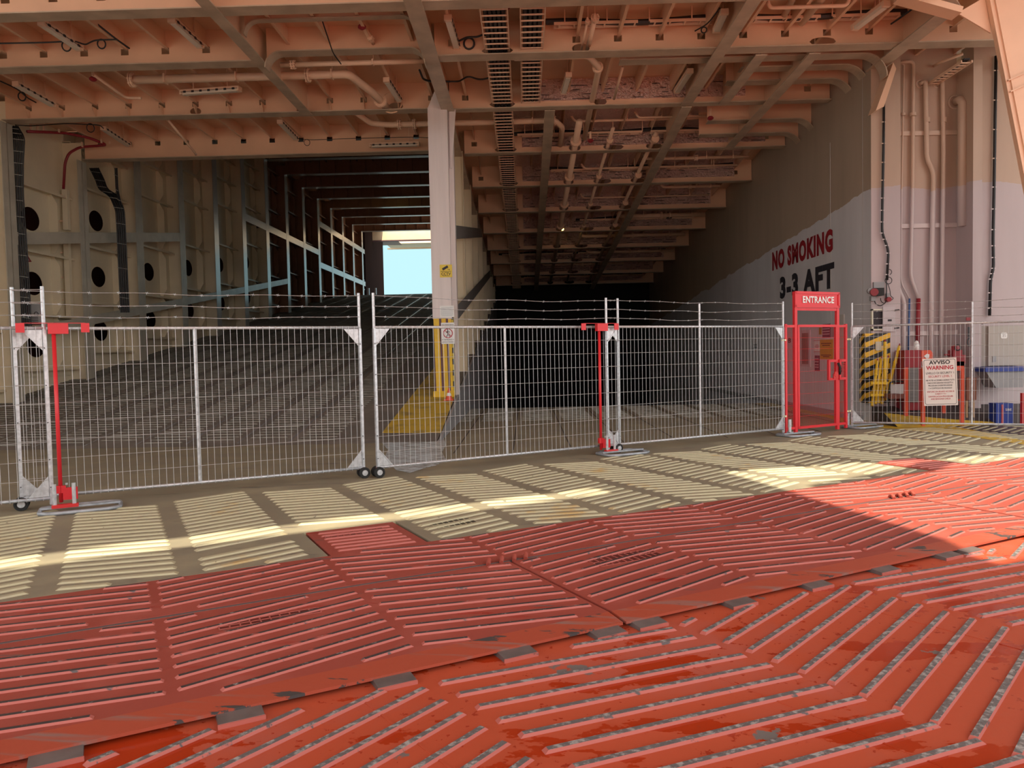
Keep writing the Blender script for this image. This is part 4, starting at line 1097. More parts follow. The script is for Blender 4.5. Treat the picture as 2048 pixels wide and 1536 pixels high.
for i in range(9):
    z_ = c_.z-0.045-0.024*i; w_ = (0.40, 0.42, 0.43, 0.41, 0.44, 0.42, 0.43, 0.42, 0.38)[i]*(c_.x-a.x); cx = (a.x+c_.x)/2; b.box(cx-w_, cx+w_, yp-0.008, yp-0.0065, z_, z_+0.007)
b.build('print_lines', [mat('pale_print', (0.42, 0.48, 0.52), 0.5)], T)
T, a, c_ = plate('pedestrian_sign', 883, 645, 909, 688, yp-0.006, WHT, 'white no pedestrians sign with red ring on the striped pillar foot', 'sign')
cx = (a.x+c_.x)/2; hh = c_.z-a.z; ww = c_.x-a.x; ys = yp-0.013
for s_, z_, w_ in (('NO PEDESTRIAN', 0.90, 0.84), ('ON RAMP', 0.80, 0.48), ('IN THE PRESENCE OF', 0.20, 0.88), ('MOVING VEHICLES', 0.09, 0.84)):
    text_mesh('lettering', s_, ww*w_, hh*0.055, V3((cx, ys, a.z+hh*z_)), (1, 0, 0), (0, 0, 1), INK, T, bold=0.01, center=True)
b = MB(); c0 = V3((cx, ys-0.002, a.z+hh*0.50)); b.torus(c0, (0, 1, 0), ww*0.33, 0.009, 28, 6); b.bar(c0+V3((-ww*0.22, 0, hh*0.13)), c0+V3((ww*0.22, 0, -hh*0.13)), 0.004, 0.014); b.build('red_ring', [REDI], T)
b = MB(); 
for p_, q_, w_ in (((0, 0.07), (0.005, -0.02), 0.03), ((0, -0.02), (-0.04, -0.09), 0.014), ((0, -0.02), (0.045, -0.08), 0.014), ((0, 0.06), (-0.04, 0.01), 0.012), ((0, 0.06), (0.04, 0.02), 0.012)):
    b.bar(c0+V3((p_[0], -0.001, p_[1])), c0+V3((q_[0], -0.001, q_[1])), 0.003, w_)
b.cyl(c0+V3((0, -0.003, 0.085)), c0+V3((0, 0, 0.085)), 0.014, 10); b.build('walking_figure', [INK], T)
# traffic cone
cp = V3((-1.76, 17.35, zr(17.35)))
T = thing('traffic_cone', 'small red and white traffic cone at the foot of the striped pillar', 'cone', cp)
b = MB(); b.box(cp.x-0.11, cp.x+0.11, cp.y-0.11, cp.y+0.11, cp.z, cp.z+0.02); b.build('base', [ORG], T)
rr = lambda z: 0.085-0.26*z
for (z0, z1, m_, nm) in ((0.02, 0.10, ORG, 'lower_band'), (0.10, 0.17, WHT, 'white_band'), (0.17, 0.28, ORG, 'tip')):
    b = MB(); b.cyl(cp+Z(z0), cp+Z(z1), rr(z0), 20, r2=rr(z1)); b.build(nm, [m_], T)

# ---------------- transom wall equipment
YW = 16.25; YC = 15.94
def pxs(L, Y): return [at(x, y, Y) for x, y in L]
def bendpts(L, n=5):
    out = [L[0]]
    for i in range(1, len(L)-1):
        a, b_, c0 = L[i-1], L[i], L[i+1]
        r_ = min(0.12, (a-b_).length*0.4, (c0-b_).length*0.4)
        p, q = b_+(a-b_).normalized()*r_, b_+(c0-b_).normalized()*r_
        for k in range(n+1):
            t = k/n; out.append(p*(1-t)**2+b_*2*t*(1-t)+q*t*t)
    out.append(L[-1]); return out
PW = two_tone('pipe_two_tone_paint', (0.74, 0.64, 0.64), (0.72, 0.53, 0.40), (4.80, 0.0), 0.4)
def wpipe(L, r, Y, label, m_=None, elbow=True, collar=None):
    P_ = pxs(L, Y-r-0.03); 
    if elbow: P_ = [P_[0]+V3((-0.03, 0.22, 0.02))]+[P_[0]+V3((0, 0.03, 0.03))]+P_[1:] if False else [V3((P_[0].x-0.10, Y+0.02, P_[0].z+0.02)), V3((P_[0].x-0.02, P_[0].y, P_[0].z+0.05))]+P_[1:]
    o0 = P_[-1]
    T = thing('wall_pipe', label, 'pipe', o0, 'painted pipes down the stern wall recess')
    b = MB(); b.tube(bendpts(P_), r, 10); b.build('run', [m_ or PW], T, smooth=True)
    if elbow:
        b = MB(); b.torus(V3((P_[0].x, Y-0.004, P_[0].z)), (0, 1, 0), r+0.03, 0.012, 18, 6); b.build('wall_collar', [PW], T)
    if collar:
        q = at(collar[0], collar[1], Y-r-0.03); b = MB(); b.cyl(q, q+Z(0.10), r+0.012, 12); b.build('joint_sleeve', [PW], T)
    return T
wpipe([(1790, 172), (1789, 300), (1786, 555), (1808, 603), (1806, 775)], 0.048, YW, 'leftmost thick white pipe on the stern wall, bending right near the bottom', collar=(1790, 245))
wpipe([(1853, 167), (1854, 318), (1867, 345), (1863, 560), (1862, 775)], 0.048, YW, 'thick wall pipe with a jog right at mid height', collar=(1854, 245))
wpipe([(1887, 167), (1887, 300), (1884, 560), (1882, 775)], 0.044, YW, 'straight thick pipe, right of the jogged one', collar=(1887, 245))
T = wpipe([(1800, 125), (1827, 122), (1825, 384), (1821, 552), (1837, 598)], 0.036, YW, 'medium wall pipe whose lower end turns dark red', elbow=False)
b = MB(); b.tube([at(1837, 597, YW-0.066), at(1835, 690, YW-0.066)], 0.042, 10); b.build('red_lower_end', [DRED], T, smooth=True)
b = MB(); b.cyl(at(1826, 232, YW-0.1), at(1826, 226, YW-0.1), 0.065, 12); b.build('flange', [PW], T)
T = wpipe([(1796, 127), (1808, 128), (1803, 384), (1802, 566), (1819, 598)], 0.016, YW, 'thin wall pipe whose lower end turns blue', elbow=False)
b = MB(); b.tube([at(1819, 597, YW-0.046), at(1817, 705, YW-0.046)], 0.020, 8); b.build('blue_lower_end', [BLUEP], T, smooth=True)
b = MB(); b.cyl(at(1806, 231, YW-0.06), at(1806, 226, YW-0.06), 0.042, 12); b.build('flange', [PW], T)
for i, (y0, xa, xb, lab) in enumerate(((268, 1774, 1938, 'top horizontal clamp rail behind the wall pipes'), (453, 1772, 1936, 'middle horizontal clamp rail behind the wall pipes'), (668, 1790, 1932, 'bottom horizontal clamp rail behind the wall pipes'))):
    b = MB(); p_, q_ = at(xa, y0, YW-0.025), at(xb-22, y0-3, YW-0.025); b.bar(p_, q_, 0.03, 0.09); b.bar(q_, q_+V3((0.24, -0.2, 0.08)), 0.03, 0.09)
    tag(b.build('clamp_rail', [PW]), lab, 'bracket', 'clamp rails behind the wall pipes')
T = thing('vent_duct', 'fat elbow duct coming out of the wall near the top right of the pipes', 'duct', at(1935, 300, 16.0))
b = MB(); q = at(1912, 203, 16.2); b.tube([q, q+V3((0.0, -0.16, -0.02)), q+V3((0.0, -0.24, -0.12)), q+V3((0.0, -0.24, -0.5)), q+V3((0.0, -0.24, -2.6))], 0.085, 12); b.build('elbow', [PW], T, smooth=True)
b = MB(); b.torus(q+V3((0, 0.04, 0)), (0, 1, 0), 0.13, 0.02, 20, 6); b.build('wall_collar', [PW], T)

def cable(L, r, label, Y=None, pts=None, clips=14, name='cable_run'):
    P_ = pts if pts else pxs(L, Y)
    T = thing(name, label, 'cable', P_[-1])
    b = MB(); b.tube(bendpts(P_), r, 8); b.build('sheath', [BLACK], T, smooth=True)
    b = MB(); tot = len(P_)
    for i in range(clips):
        t = (i+0.5)/clips*(tot-1); k = int(t); q = P_[k].lerp(P_[min(k+1, tot-1)], t-k)
        b.bar(q+V3((-r-0.025, -r*0.6, 0)), q+V3((r+0.01, -r*0.6, 0)), 0.012, 0.02)
    b.build('cable_clip', [PW], T)
    return T
cable([(1768, 180), (1767, 300), (1765, 400), (1764, 465), (1777, 500), (1774, 560)], 0.026, 'thick black cable down the corner column to the red lamp switch', Y=YC-0.05)
cable([(1992, 112), (1990, 250), (1988, 384), (1986, 480), (1987, 535), (1981, 560), (1979, 632)], 0.030, 'thick black cable down the wall above the grey cabinet', Y=YC-0.05)
b = MB(); 
for (cx_, cy_, r_) in ((1778, 544, 0.055), (1777, 561, 0.07)): b.torus(at(cx_, cy_, YC-0.06), (0, 1, 0), r_, 0.007, 18, 6)
tag(b.build('cable_coil', [BLACK]), 'two small coiled loops of black cable above the red lamp', 'cable')
# lamp switch cluster
T = thing('signal_lamp', 'black box with round red lamp on the corner column', 'lamp', at(1755, 600, YC-0.1))
q0, q1 = at(1745, 592, YC-0.12), at(1765, 576, YC-0.12)
b = MB(); b.box(q0.x+0.02, q1.x, YC-0.2, YC-0.02, q0.z, q1.z); b.build('housing', [RUB], T)
b = MB(); q = at(1749, 584, YC-0.22); b.cyl(q, q+V3((0.03, 0.08, 0)), 0.075, 18, r2=0.085); b.build('red_lens', [DRED], T)
b = MB(); q = at(1741, 582, YC-0.1); b.cyl(q, q+V3((-0.001, 0.05, 0)), 0.06, 12); q = at(1747, 596, YC-0.06); b.box(q.x-0.06, q.x+0.04, YC-0.09, YC, q.z-0.06, q.z+0.04); q = at(1757, 570, YC-0.04); b.box(q.x-0.1, q.x+0.12, YC-0.05, YC, q.z-0.06, q.z+0.06); b.build('bracket', [GREYP], T)
b = MB(); b.tube(bendpts(pxs([(1748, 598), (1751, 608), (1760, 612), (1769, 608), (1773, 600), (1773, 560)], YC-0.06)), 0.010, 6); b.tube(bendpts(pxs([(1761, 596), (1762, 603), (1768, 607)], YC-0.05)), 0.008, 6); b.tube(bendpts(pxs([(1775, 566), (1780, 580), (1781, 592), (1787, 596), (1784, 600), (1779, 598)], YC-0.06)), 0.007, 6); b.build('flex_cable', [BLACK], T)
T = thing('call_button', 'small round red fitting hanging below the cables on the corner column', 'button', at(1776, 604, YC-0.05))
q = at(1776, 599, YC-0.05); b = MB(); b.cyl(q+V3((0, -0.06, 0)), q+V3((0, 0.05, 0)), 0.05, 12); b.build('body', [DRED], T)
b = MB(); b.box(q.x-0.03, q.x+0.03, YC-0.06, YC, q.z+0.05, q.z+0.13); b.build('gland', [GREYP], T)
# hatch box with open door
T = thing('wall_hatch', 'small wall cabinet with its grey door swung open above the hazard stripes', 'cabinet', at(1770, 665, YC))
a, c_ = at(1741, 661, YC), at(1767, 618, YC)
b = MB(); 
for (xa, xb, za, zb_) in ((a.x, c_.x, a.z, a.z+0.03), (a.x, c_.x, c_.z-0.03, c_.z), (a.x, a.x+0.03, a.z, c_.z), (c_.x-0.03, c_.x, a.z, c_.z)): b.box(xa, xb, YC-0.06, YC, za, zb_)
b.build('frame', [mat('frame_cream', (0.68, 0.66, 0.52), 0.5)], T)
b = MB(); b.box(a.x+0.03, c_.x-0.03, YC-0.02, YC-0.002, a.z+0.03, c_.z-0.03); b.build('dark_interior', [INK], T)
a2, c2 = at(1766, 663, YC-0.08), at(1791, 613, YC-0.08)
b = MB(); b.box(a2.x, c2.x, YC-0.08, YC-0.05, a2.z, c2.z); d_ = b.build('door', [mat('door_lilac_grey', (0.52, 0.46, 0.48), 0.5)], T)
b = MB(); 
for z_ in (a2.z+0.06, c2.z-0.08): b.bar(V3((c2.x-0.02, YC-0.09, z_)), V3((c2.x+0.07, YC-0.09, z_+0.01)), 0.02, 0.03)
b.box((a2.x+c2.x)/2-0.03, (a2.x+c2.x)/2+0.05, YC-0.084, YC-0.08, c2.z-0.30, c2.z-0.26); b.build('catch', [INK], d_)
# hazard panel on corner column foot
T = thing('hazard_marker', 'yellow and black chevron board at the foot of the corner column', 'panel', at(1754, 806, YC))
a, c_ = at(1731, 806, YC-0.02), at(1780, 666, YC-0.02)
b = MB(); b.box(a.x, c_.x, YC-0.03, YC-0.004, a.z, c_.z); b.build('front', [CHEV], T)
b = MB(); b.box(a.x-0.006, a.x, YC-0.03, YC+0.25, a.z, c_.z); b.build('side', [CHEVR], T)
b = MB(); q = at(1757, 692, YC-0.05); b.box(q.x-0.06, q.x+0.06, YC-0.06, YC-0.03, q.z-0.09, q.z+0.09); b.build('switch_box', [mat('switch_cream', (0.6, 0.55, 0.42), 0.5)], T)
# yellow lashing bars
for i, (xa, ya_, xb, yb_, rr_) in enumerate([(1744, 812, 1755, 722, 0.028), (1751, 808, 1763, 718, 0.028), (1757, 806, 1771, 720, 0.028), (1764, 808, 1776, 716, 0.030), (1770, 770, 1770, 684, 0.030), (1770, 800, 1799, 692, 0.030)]):
    p_ = at(xa, ya_, 15.45+0.03*i); q_ = at(xb, yb_, 15.78)
    labs = ['leftmost of the short yellow bars leaning on the hazard board', 'second short yellow bar leaning on the hazard board', 'third short yellow bar leaning on the hazard board', 'fourth short yellow bar leaning on the hazard board', 'upright yellow bar standing behind the leaning ones', 'long yellow bar leaning far to the right of the hazard board']
    T = thing('lashing_bar', labs[i], 'bar', p_, 'yellow bars stacked beside the hazard board')
    b = MB(); b.tube([p_, q_], rr_, 8); b.build('shaft', [YELP], T)
    b = MB(); b.cyl(q_, q_+(q_-p_).normalized()*0.05, rr_*0.6, 8); b.build('end_tip', [DRED], T)
    b = MB(); 
    for t in (0.35, 0.68): m_ = p_.lerp(q_, t); dn = (q_-p_).normalized(); b.cyl(m_, m_+dn*0.03, rr_*1.3, 8)
    b.build('ring_collar', [YELP], T)
b = MB(); b.bar(at(1741, 766, 15.38), at(1785, 766, 15.38), 0.04, 0.05); b.bar(at(1741, 790, 15.38), at(1785, 790, 15.38), 0.04, 0.05)
tag(b.build('bar_rack', [YELP]), 'low yellow rack rails holding the leaning bars', 'rack')
# chair with metal frame
T = thing('folding_chair', 'chair with black tube frame and brown seat beside the yellow bars', 'chair', at(1795, 822, 15.3))
b = MB(); b.tube(bendpts(pxs([(1776, 795), (1780, 765), (1787, 763), (1812, 763), (1812, 800), (1808, 822)], 15.35)), 0.016, 8); b.tube(pxs([(1776, 795), (1778, 822)], 15.2), 0.014, 8); b.tube(pxs([(1800, 795), (1802, 824)], 15.2), 0.014, 8); b.build('frame', [RUB], T)
b = MB(); a, c_ = at(1776, 797, 15.2), at(1804, 788, 15.2); b.box(a.x, c_.x, 15.1, 15.5, a.z, c_.z); b.build('seat', [mat('seat_brown', (0.16, 0.05, 0.04), 0.5)], T)
b = MB(); a, c_ = at(1782, 788, 15.45), at(1812, 768, 15.45); b.box(a.x, c_.x, 15.46, 15.48, a.z, c_.z); b.build('backrest', [mat('back_white', (0.6, 0.58, 0.58), 0.5)], T)
# fire locker
T = thing('fire_locker', 'tall dark red fire locker under the red pipe', 'locker', at(1826, 810, 15.6))
a, c_ = at(1809, 808, 15.5), at(1842, 700, 15.5)
b = MB(); b.box(a.x, c_.x, 15.5, 15.9, 0.27, c_.z); b.build('body', [DRED], T)
b = MB(); a3, c3 = at(1817, 805, 15.48), at(1837, 735, 15.48); b.box(a3.x, c3.x, 15.485, 15.5, a3.z, c3.z)
lv_ = b.build('louvre_panel', [mat('locker_grey', (0.14, 0.13, 0.12), 0.5)], T)
b = MB()
for i in range(22): z_ = a3.z+0.02+(c3.z-a3.z-0.04)*i/22; b.box(a3.x+0.02, c3.x-0.02, 15.475, 15.485, z_, z_+0.012)
b.build('slats', [GREYP], lv_)
q = at(1833, 692, 15.7)
T = thing('beacon', 'white domed beacon on top of the dark red locker', 'beacon', q-Z(0.06))
b = MB(); b.cyl(q-Z(0.1), q+Z(0.04), 0.05, 14); b.tube([q+Z(0.04), q+Z(0.08), q+Z(0.11)], 0.05, 14, rr=[0.05, 0.04, 0.015]); b.build('dome', [WHT], T, smooth=True)
T = thing('hose_reel_box', 'bright orange red box with torn white sticker beside the locker', 'box', at(1856, 725, 15.6))
a, c_ = at(1843, 723, 15.5), at(1866, 700, 15.5); b = MB(); b.prism([V3((a.x, 15.5, a.z)), V3((c_.x, 15.5, a.z)), V3((c_.x, 15.5, c_.z-0.06)), V3((c_.x-0.05, 15.5, c_.z)), V3((a.x, 15.5, c_.z-0.01))], V3((0, 0.3, 0))); b.build('body', [ORG], T)
b = MB(); q = at(1853, 712, 15.49); b.prism([q+V3((-0.05, 0, 0)), q+V3((0.01, 0, 0.045)), q+V3((0.06, 0, 0.03)), q+V3((0.05, 0, -0.04)), q+V3((0, 0, -0.05))], V3((0, 0.003, 0))); b.build('sticker', [WHT], T)
# red bench / trestle behind the sign
T = thing('red_trestle', 'orange red tube trestle standing behind the warning sign', 'trestle', at(1885, 842, 15.0))
za = at(1870, 724, 14.9).z
b = MB()
b.bar(at(1845, 727, 14.9), at(1927, 727, 14.9), 0.05, 0.09)
b.bar(at(1912, 732, 14.9), at(1927, 732, 14.9), 0.05, 0.18); b.build('top_frame', [ORG], T)
for (xa, xb, Y_) in ((1846, 1845, 14.9), (1924, 1926, 14.9), (1887, 1888, 15.4), (1812, 1814, 15.3)):
    b = MB(); p_ = at(xa, 735, Y_); b.bar(p_, V3((p_.x, Y_, 0.0)), 0.06, 0.06); b.build('leg', [ORG], T)
b = MB(); b.bar(at(1845, 800, 14.95), at(1926, 800, 14.95), 0.03, 0.03); b.build('brace', [ORG], T)
# dark red winch/valve
T = thing('hydrant_valve', 'dark red hydrant valve with round wheel and side outlets', 'valve', at(1909, 730, 15.6))
q = at(1910, 712, 15.6)
b = MB(); b.box(q.x-0.09, q.x+0.09, 15.5, 15.7, q.z-0.2, q.z+0.12); b.tube([q+Z(0.12), q+Z(0.2), q+Z(0.22)], 0.09, 12, rr=[0.09, 0.07, 0.02]); b.box(q.x+0.08, q.x+0.17, 15.52, 15.66, q.z-0.15, q.z+0.02); b.build('body', [DRED], T)
b = MB(); b.torus(V3((q.x-0.01, 15.48, q.z+0.17)), (0, 1, 0), 0.055, 0.012, 18, 6); b.build('handwheel', [RUB], T)
for z_ in (0.03, -0.05, -0.13):
    b = MB(); b.cyl(V3((q.x-0.22, 15.58, q.z+z_)), V3((q.x-0.06, 15.58, q.z+z_)), 0.018, 8); b.build('outlet', [DRED], T)
# brown crate
T = thing('wooden_stool', 'brown wooden stool below the column number', 'stool', at(1938, 835, 15.3))
a, c_ = at(1930, 800, 15.2), at(1950, 755, 15.2)
b = MB(); b.box(a.x, c_.x, 15.15, 15.4, a.z, c_.z); b.build('seat_box', [mat('brown_wood', (0.20, 0.06, 0.03), 0.6)], T)
for x_ in (a.x+0.03, c_.x-0.03):
    b = MB(); b.bar(V3((x_, 15.2, 0.12)), V3((x_, 15.2, a.z)), 0.04, 0.04); b.build('leg', [mat('pale_wood', (0.42, 0.26, 0.14), 0.6)], T)
# grey electrical cabinet
T = thing('electric_cabinet', 'large grey electrical cabinet on the wall at the right edge', 'cabinet', at(2003, 733, 15.7))
a, c_ = at(1960, 733, 15.6), at(2045, 650, 15.6)
b = MB(); b.box(a.x+0.02, c_.x+0.1, 15.66, 15.94, a.z, c_.z); b.build('housing', [mat('cabinet_side', (0.32, 0.28, 0.25), 0.5)], T)
a3 = at(1978, 732, 15.6); b = MB(); b.box(a3.x, c_.x+0.1, 15.62, 15.66, a.z+0.01, c_.z-0.01); d_ = b.build('door', [CABG], T)
q = at(2009, 671, 15.6); text_mesh('lettering', '3/5', 0.07, 0.06, V3((q.x, 15.615, q.z)), (1, 0, 0), (0, 0, 1), GREYP, d_, center=True)
b = MB(); b.prism(rrect(V3((q.x, 15.614, q.z)), V3((1, 0, 0)), V3((0, 0, 1)), 0.13, 0.12, 0.03, 0, V3((0, -1, 0))), V3((0, 0.003, 0))); b.build('badge', [WHT], d_)
b = MB(); q = at(1988, 718, 15.6); b.box(q.x-0.02, q.x+0.05, 15.61, 15.62, q.z-0.06, q.z+0.06); b.build('label_plate', [GREYP], d_)
b = MB(); b.tube(bendpts(pxs([(1965, 648), (1958, 648), (1953, 655), (1950, 675), (1955, 686), (1963, 687)], 15.75)), 0.012, 6); tag(b.build('cable_loop', [mat('grey_cable', (0.25, 0.2, 0.2), 0.5)]), 'looped grey cable at the left side of the electrical cabinet', 'cable')
# blue hopper under the cabinet
T = thing('blue_hopper', 'dark hopper basin with blue rim below the electrical cabinet', 'basin', at(2005, 790, 15.4))
a, c_ = at(1972, 776, 15.3), at(2052, 742, 15.3)
b = MB(); b.prism([V3((a.x, 15.3, c_.z)), V3((c_.x, 15.3, c_.z)), V3((c_.x-0.05, 15.3, a.z)), V3((a.x+0.2, 15.3, a.z))], V3((0, 0.4, 0))); b.build('basin', [GREYP], T)
b = MB(); b.box(a.x-0.03, c_.x+0.03, 15.27, 15.72, c_.z, c_.z+0.09); b.build('rim', [BLUE], T)
T = thing('blue_canister', 'dark blue canister with white lettering on the floor at the right edge', 'canister', at(2010, 850, 15.0))
a, c_ = at(1992, 850, 14.9), at(2027, 810, 14.9)
b = MB(); b.box(a.x, c_.x, 14.9, 15.15, 0, 0.42); b.build('body', [BLUE], T)
text_mesh('lettering', 'SBE', 0.12, 0.045, V3((c_.x-0.10, 14.893, 0.30)), (1, 0, 0), (0, 0, 1), WHT, T, center=True)
b = MB(); b.box(a.x+0.10, a.x+0.14, 14.89, 14.9, 0.02, 0.40); b.build('label_strip', [mat('red_white_label', (0.5, 0.1, 0.12), 0.5)], T)
T = thing('red_stand', 'red upright stand at the right frame edge', 'stand', at(2045, 850, 14.8)); b = MB(); q = at(2044, 850, 14.8); b.box(q.x, q.x+0.06, 14.8, 14.86, 0, 0.62); b.build('post', [REDS], T)
b = MB(); b.box(q.x-0.05, q.x+0.12, 14.75, 14.95, 0, 0.02); b.build('base', [REDS], T)

# ---------------- things on the right wall seen through the gate
def wallplate(name, px0, px1, py0, py1, m_, label, cat, lines=None, lm=None, frame=None):
    Ya, Yb = atx(px0, 700, XR-0.02).y, atx(px1, 700, XR-0.02).y
    pm = atx((px0+px1)/2, py0, XR-0.02); pn = atx((px0+px1)/2, py1, XR-0.02)
    T = thing(name, label, cat, V3((XR-0.01, (Ya+Yb)/2, pn.z)))
    b = MB(); b.box(XR-0.02, XR-0.001, Yb, Ya, pn.z, pm.z); b.build('sheet', [m_], T)
    if lines:
        b = MB(); H = pm.z-pn.z; Wd = Ya-Yb
        for (t, w_) in lines: b.box(XR-0.024, XR-0.02, Yb+Wd*(0.5-w_/2), Yb+Wd*(0.5+w_/2), pn.z+H*(t-0.02), pn.z+H*(t+0.02))
        b.build('printed_lines', [lm or INK], T)
    return T
wallplate('wall_notice', 1640, 1665, 679, 718, mat('amber_sheet', (0.62, 0.36, 0.04), 0.5), 'amber yellow notice on the right wall seen through the gate', 'notice', [(0.8, 0.8), (0.7, 0.6), (0.2, 0.8), (0.12, 0.5)])
wallplate('wall_notice', 1628, 1640, 680, 705, WHT, 'red and white notice left of the amber one', 'notice', [(0.95, 1), (0.05, 1), (0.6, 0.5), (0.5, 0.7), (0.4, 0.5)], REDI)
wallplate('wall_notice', 1629, 1638, 711, 742, mat('plum_sheet', (0.12, 0.05, 0.08), 0.5), 'narrow dark notice below the red and white one', 'notice', [(0.8, 0.8), (0.6, 0.8), (0.4, 0.8), (0.25, 0.8)], WHT)
wallplate('wall_notice', 1645, 1660, 648, 675, mat('plum_sheet_b', (0.10, 0.04, 0.08), 0.5), 'dark gridded notice above the amber one', 'notice', [(0.85, 0.9), (0.65, 0.9), (0.45, 0.9), (0.25, 0.9)], WHT)
wallplate('wall_notice', 1661, 1667, 649, 674, GREYP, 'small grey notice right of the dark gridded one', 'notice')
wallplate('wall_notice', 1638, 1642, 655, 669, mat('olive_strip', (0.30, 0.22, 0.02), 0.5), 'narrow olive strip plate left of the dark gridded notice', 'notice')
T = wallplate('wall_vent', 1601, 1620, 660, 733, mat('vent_frame', (0.58, 0.50, 0.52), 0.4), 'tall rounded louvred vent on the right wall seen through the gate', 'vent')
Ya, Yb = atx(1607, 700, XR).y, atx(1618, 700, XR).y
b = MB(); 
z0_, z1_ = atx(1612, 728, XR).z, atx(1612, 666, XR).z
b.box(XR-0.03, XR-0.021, Yb, Ya, z0_, z1_); b.build('louvre', [BROWN], T)
b = MB()
for i in range(5): y_ = Yb+(Ya-Yb)*(i+0.5)/5; b.box(XR-0.04, XR-0.03, y_-0.03, y_+0.03, z0_, z1_)
b.build('fins', [mat('fin_brown', (0.25, 0.17, 0.15), 0.5)], T)
for i, (x_, y_, s_) in enumerate(((1579, 681, '8'), (1511, 692, '22'), (1457, 707, 'B'))):
    q = atx(x_, y_, XR-0.004); o = text_mesh('frame_mark', s_, 0.22 if len(s_) < 2 else 0.4, 0.13, q, (0, -1, 0), (0, 0, 1), INK, bold=0.02, center=True, depth=0.004)
    tag(o, ['small black number 8 on the right wall left of the gate', 'small black number 22 on the right wall behind the third fence panel', 'small black mark on the right wall near the dark hold'][i], 'marking')
# lighter door panel beside the column (between gate and column)
b = MB(); Ya, Yb = atx(1672, 700, XR).y, atx(1690, 700, XR).y; b.box(XR-0.03, XR-0.002, Yb, Ya, 0.1, 2.3); o = b.build('door_1', [mat('door_panel', (0.56, 0.52, 0.48), 0.5)]); tag(o, 'pale grey door panel in the right wall next to the corner column', 'door', None, 'structure')
b = MB(); b.box(XR-0.045, XR-0.03, Yb+0.1, Yb+0.16, 1.0, 1.1); b.build('door_handle', [INK], o)

# ---------------- cables and pipe on the left wall
def bundle(L, Y, wd, label, nn=10, ties=12):
    P_ = pxs(L, Y); T = thing('cable_bundle', label, 'cable bundle', P_[-1], 'black cable bundles on the left wall')
    b = MB(); r_ = wd/nn/2*1.15
    for i in range(nn):
        off = V3(((i+0.5)/nn*wd-wd/2, (0.02 if i % 2 else 0), 0)); b.tube(bendpts([p+off for p in P_]), r_, 6)
    b.build('cables', [BLACK], T)
    b = MB(); tot = len(P_)-1
    for i in range(ties):
        t = (i+0.5)/ties*tot; k = int(t); q = P_[k].lerp(P_[min(k+1, tot)], t-k); b.bar(q+V3((-wd/2-0.01, -0.035, 0.02)), q+V3((wd/2+0.01, -0.035, -0.03)), 0.008, 0.012)
    b.build('cable_tie', [mat('tie_grey', (0.4, 0.4, 0.36), 0.5)], T)
bundle([(22, 252), (36, 275), (33, 330), (33, 384), (38, 460), (45, 560), (49, 655)], 18.0-0.3+0.55, 0.32, 'broad flat bundle of black cables hanging down the first wall frame', 12, 14)
bundle([(188, 336), (200, 360), (206, 378), (228, 392), (240, 420), (243, 470), (246, 540), (250, 625)], 21.9, 0.27, 'black cable bundle on the second wall bay curving right then down', 9, 10)
bundle([(232, 336), (234, 380), (241, 410)], 21.85, 0.08, 'thin black cable joining the second bundle from above', 3, 3)
T = thing('red_pipe', 'curved red pipe running along the deckhead and down the second wall frame', 'pipe', at(127, 378, 20.7))
b = MB(); b.tube(bendpts([at(54, 263, 18.6), at(85, 264, 19.0), at(130, 266, 19.6), at(180, 276, 20.2), at(214, 290, 20.6), at(190, 292, 20.65), at(160, 294, 20.65), at(138, 306, 20.65), at(130, 325, 20.65), at(127, 378, 20.65)]), 0.035, 10); b.build('run', [DRED], T, smooth=True)
b = MB()
for (x_, y_, Y_) in ((62, 262, 18.8), (75, 262, 19), (88, 264, 19.1), (118, 265, 19.4), (144, 268, 19.8), (165, 272, 20), (187, 280, 20.3), (203, 286, 20.4), (165, 294, 20.6), (219, 288, 20.6)):
    q = at(x_, y_, Y_); b.bar(q, V3((q.x, q.y, ZF+0.25)), 0.05, 0.03)
b.build('hanger', [PIPEC], T)
T = thing('cable_conduit', 'square cream conduit box down the second wall frame below the red pipe', 'conduit', at(140, 640, 20.8))
b = MB(); b.bar(at(131, 380, 20.8), at(134, 460, 20.8), 0.12, 0.14); b.bar(at(134, 484, 20.8), at(140, 638, 20.8), 0.12, 0.14); b.build('trunking', [HULLC], T)
b = MB()
for y_ in (390, 442, 505, 555, 580, 600): 
    q = at(122, y_, 20.75); b.bar(q+V3((-0.1, 0.02, 0)), q+V3((0.05, 0, 0)), 0.04, 0.04)
b.build('support_arm', [PIPEC], T)
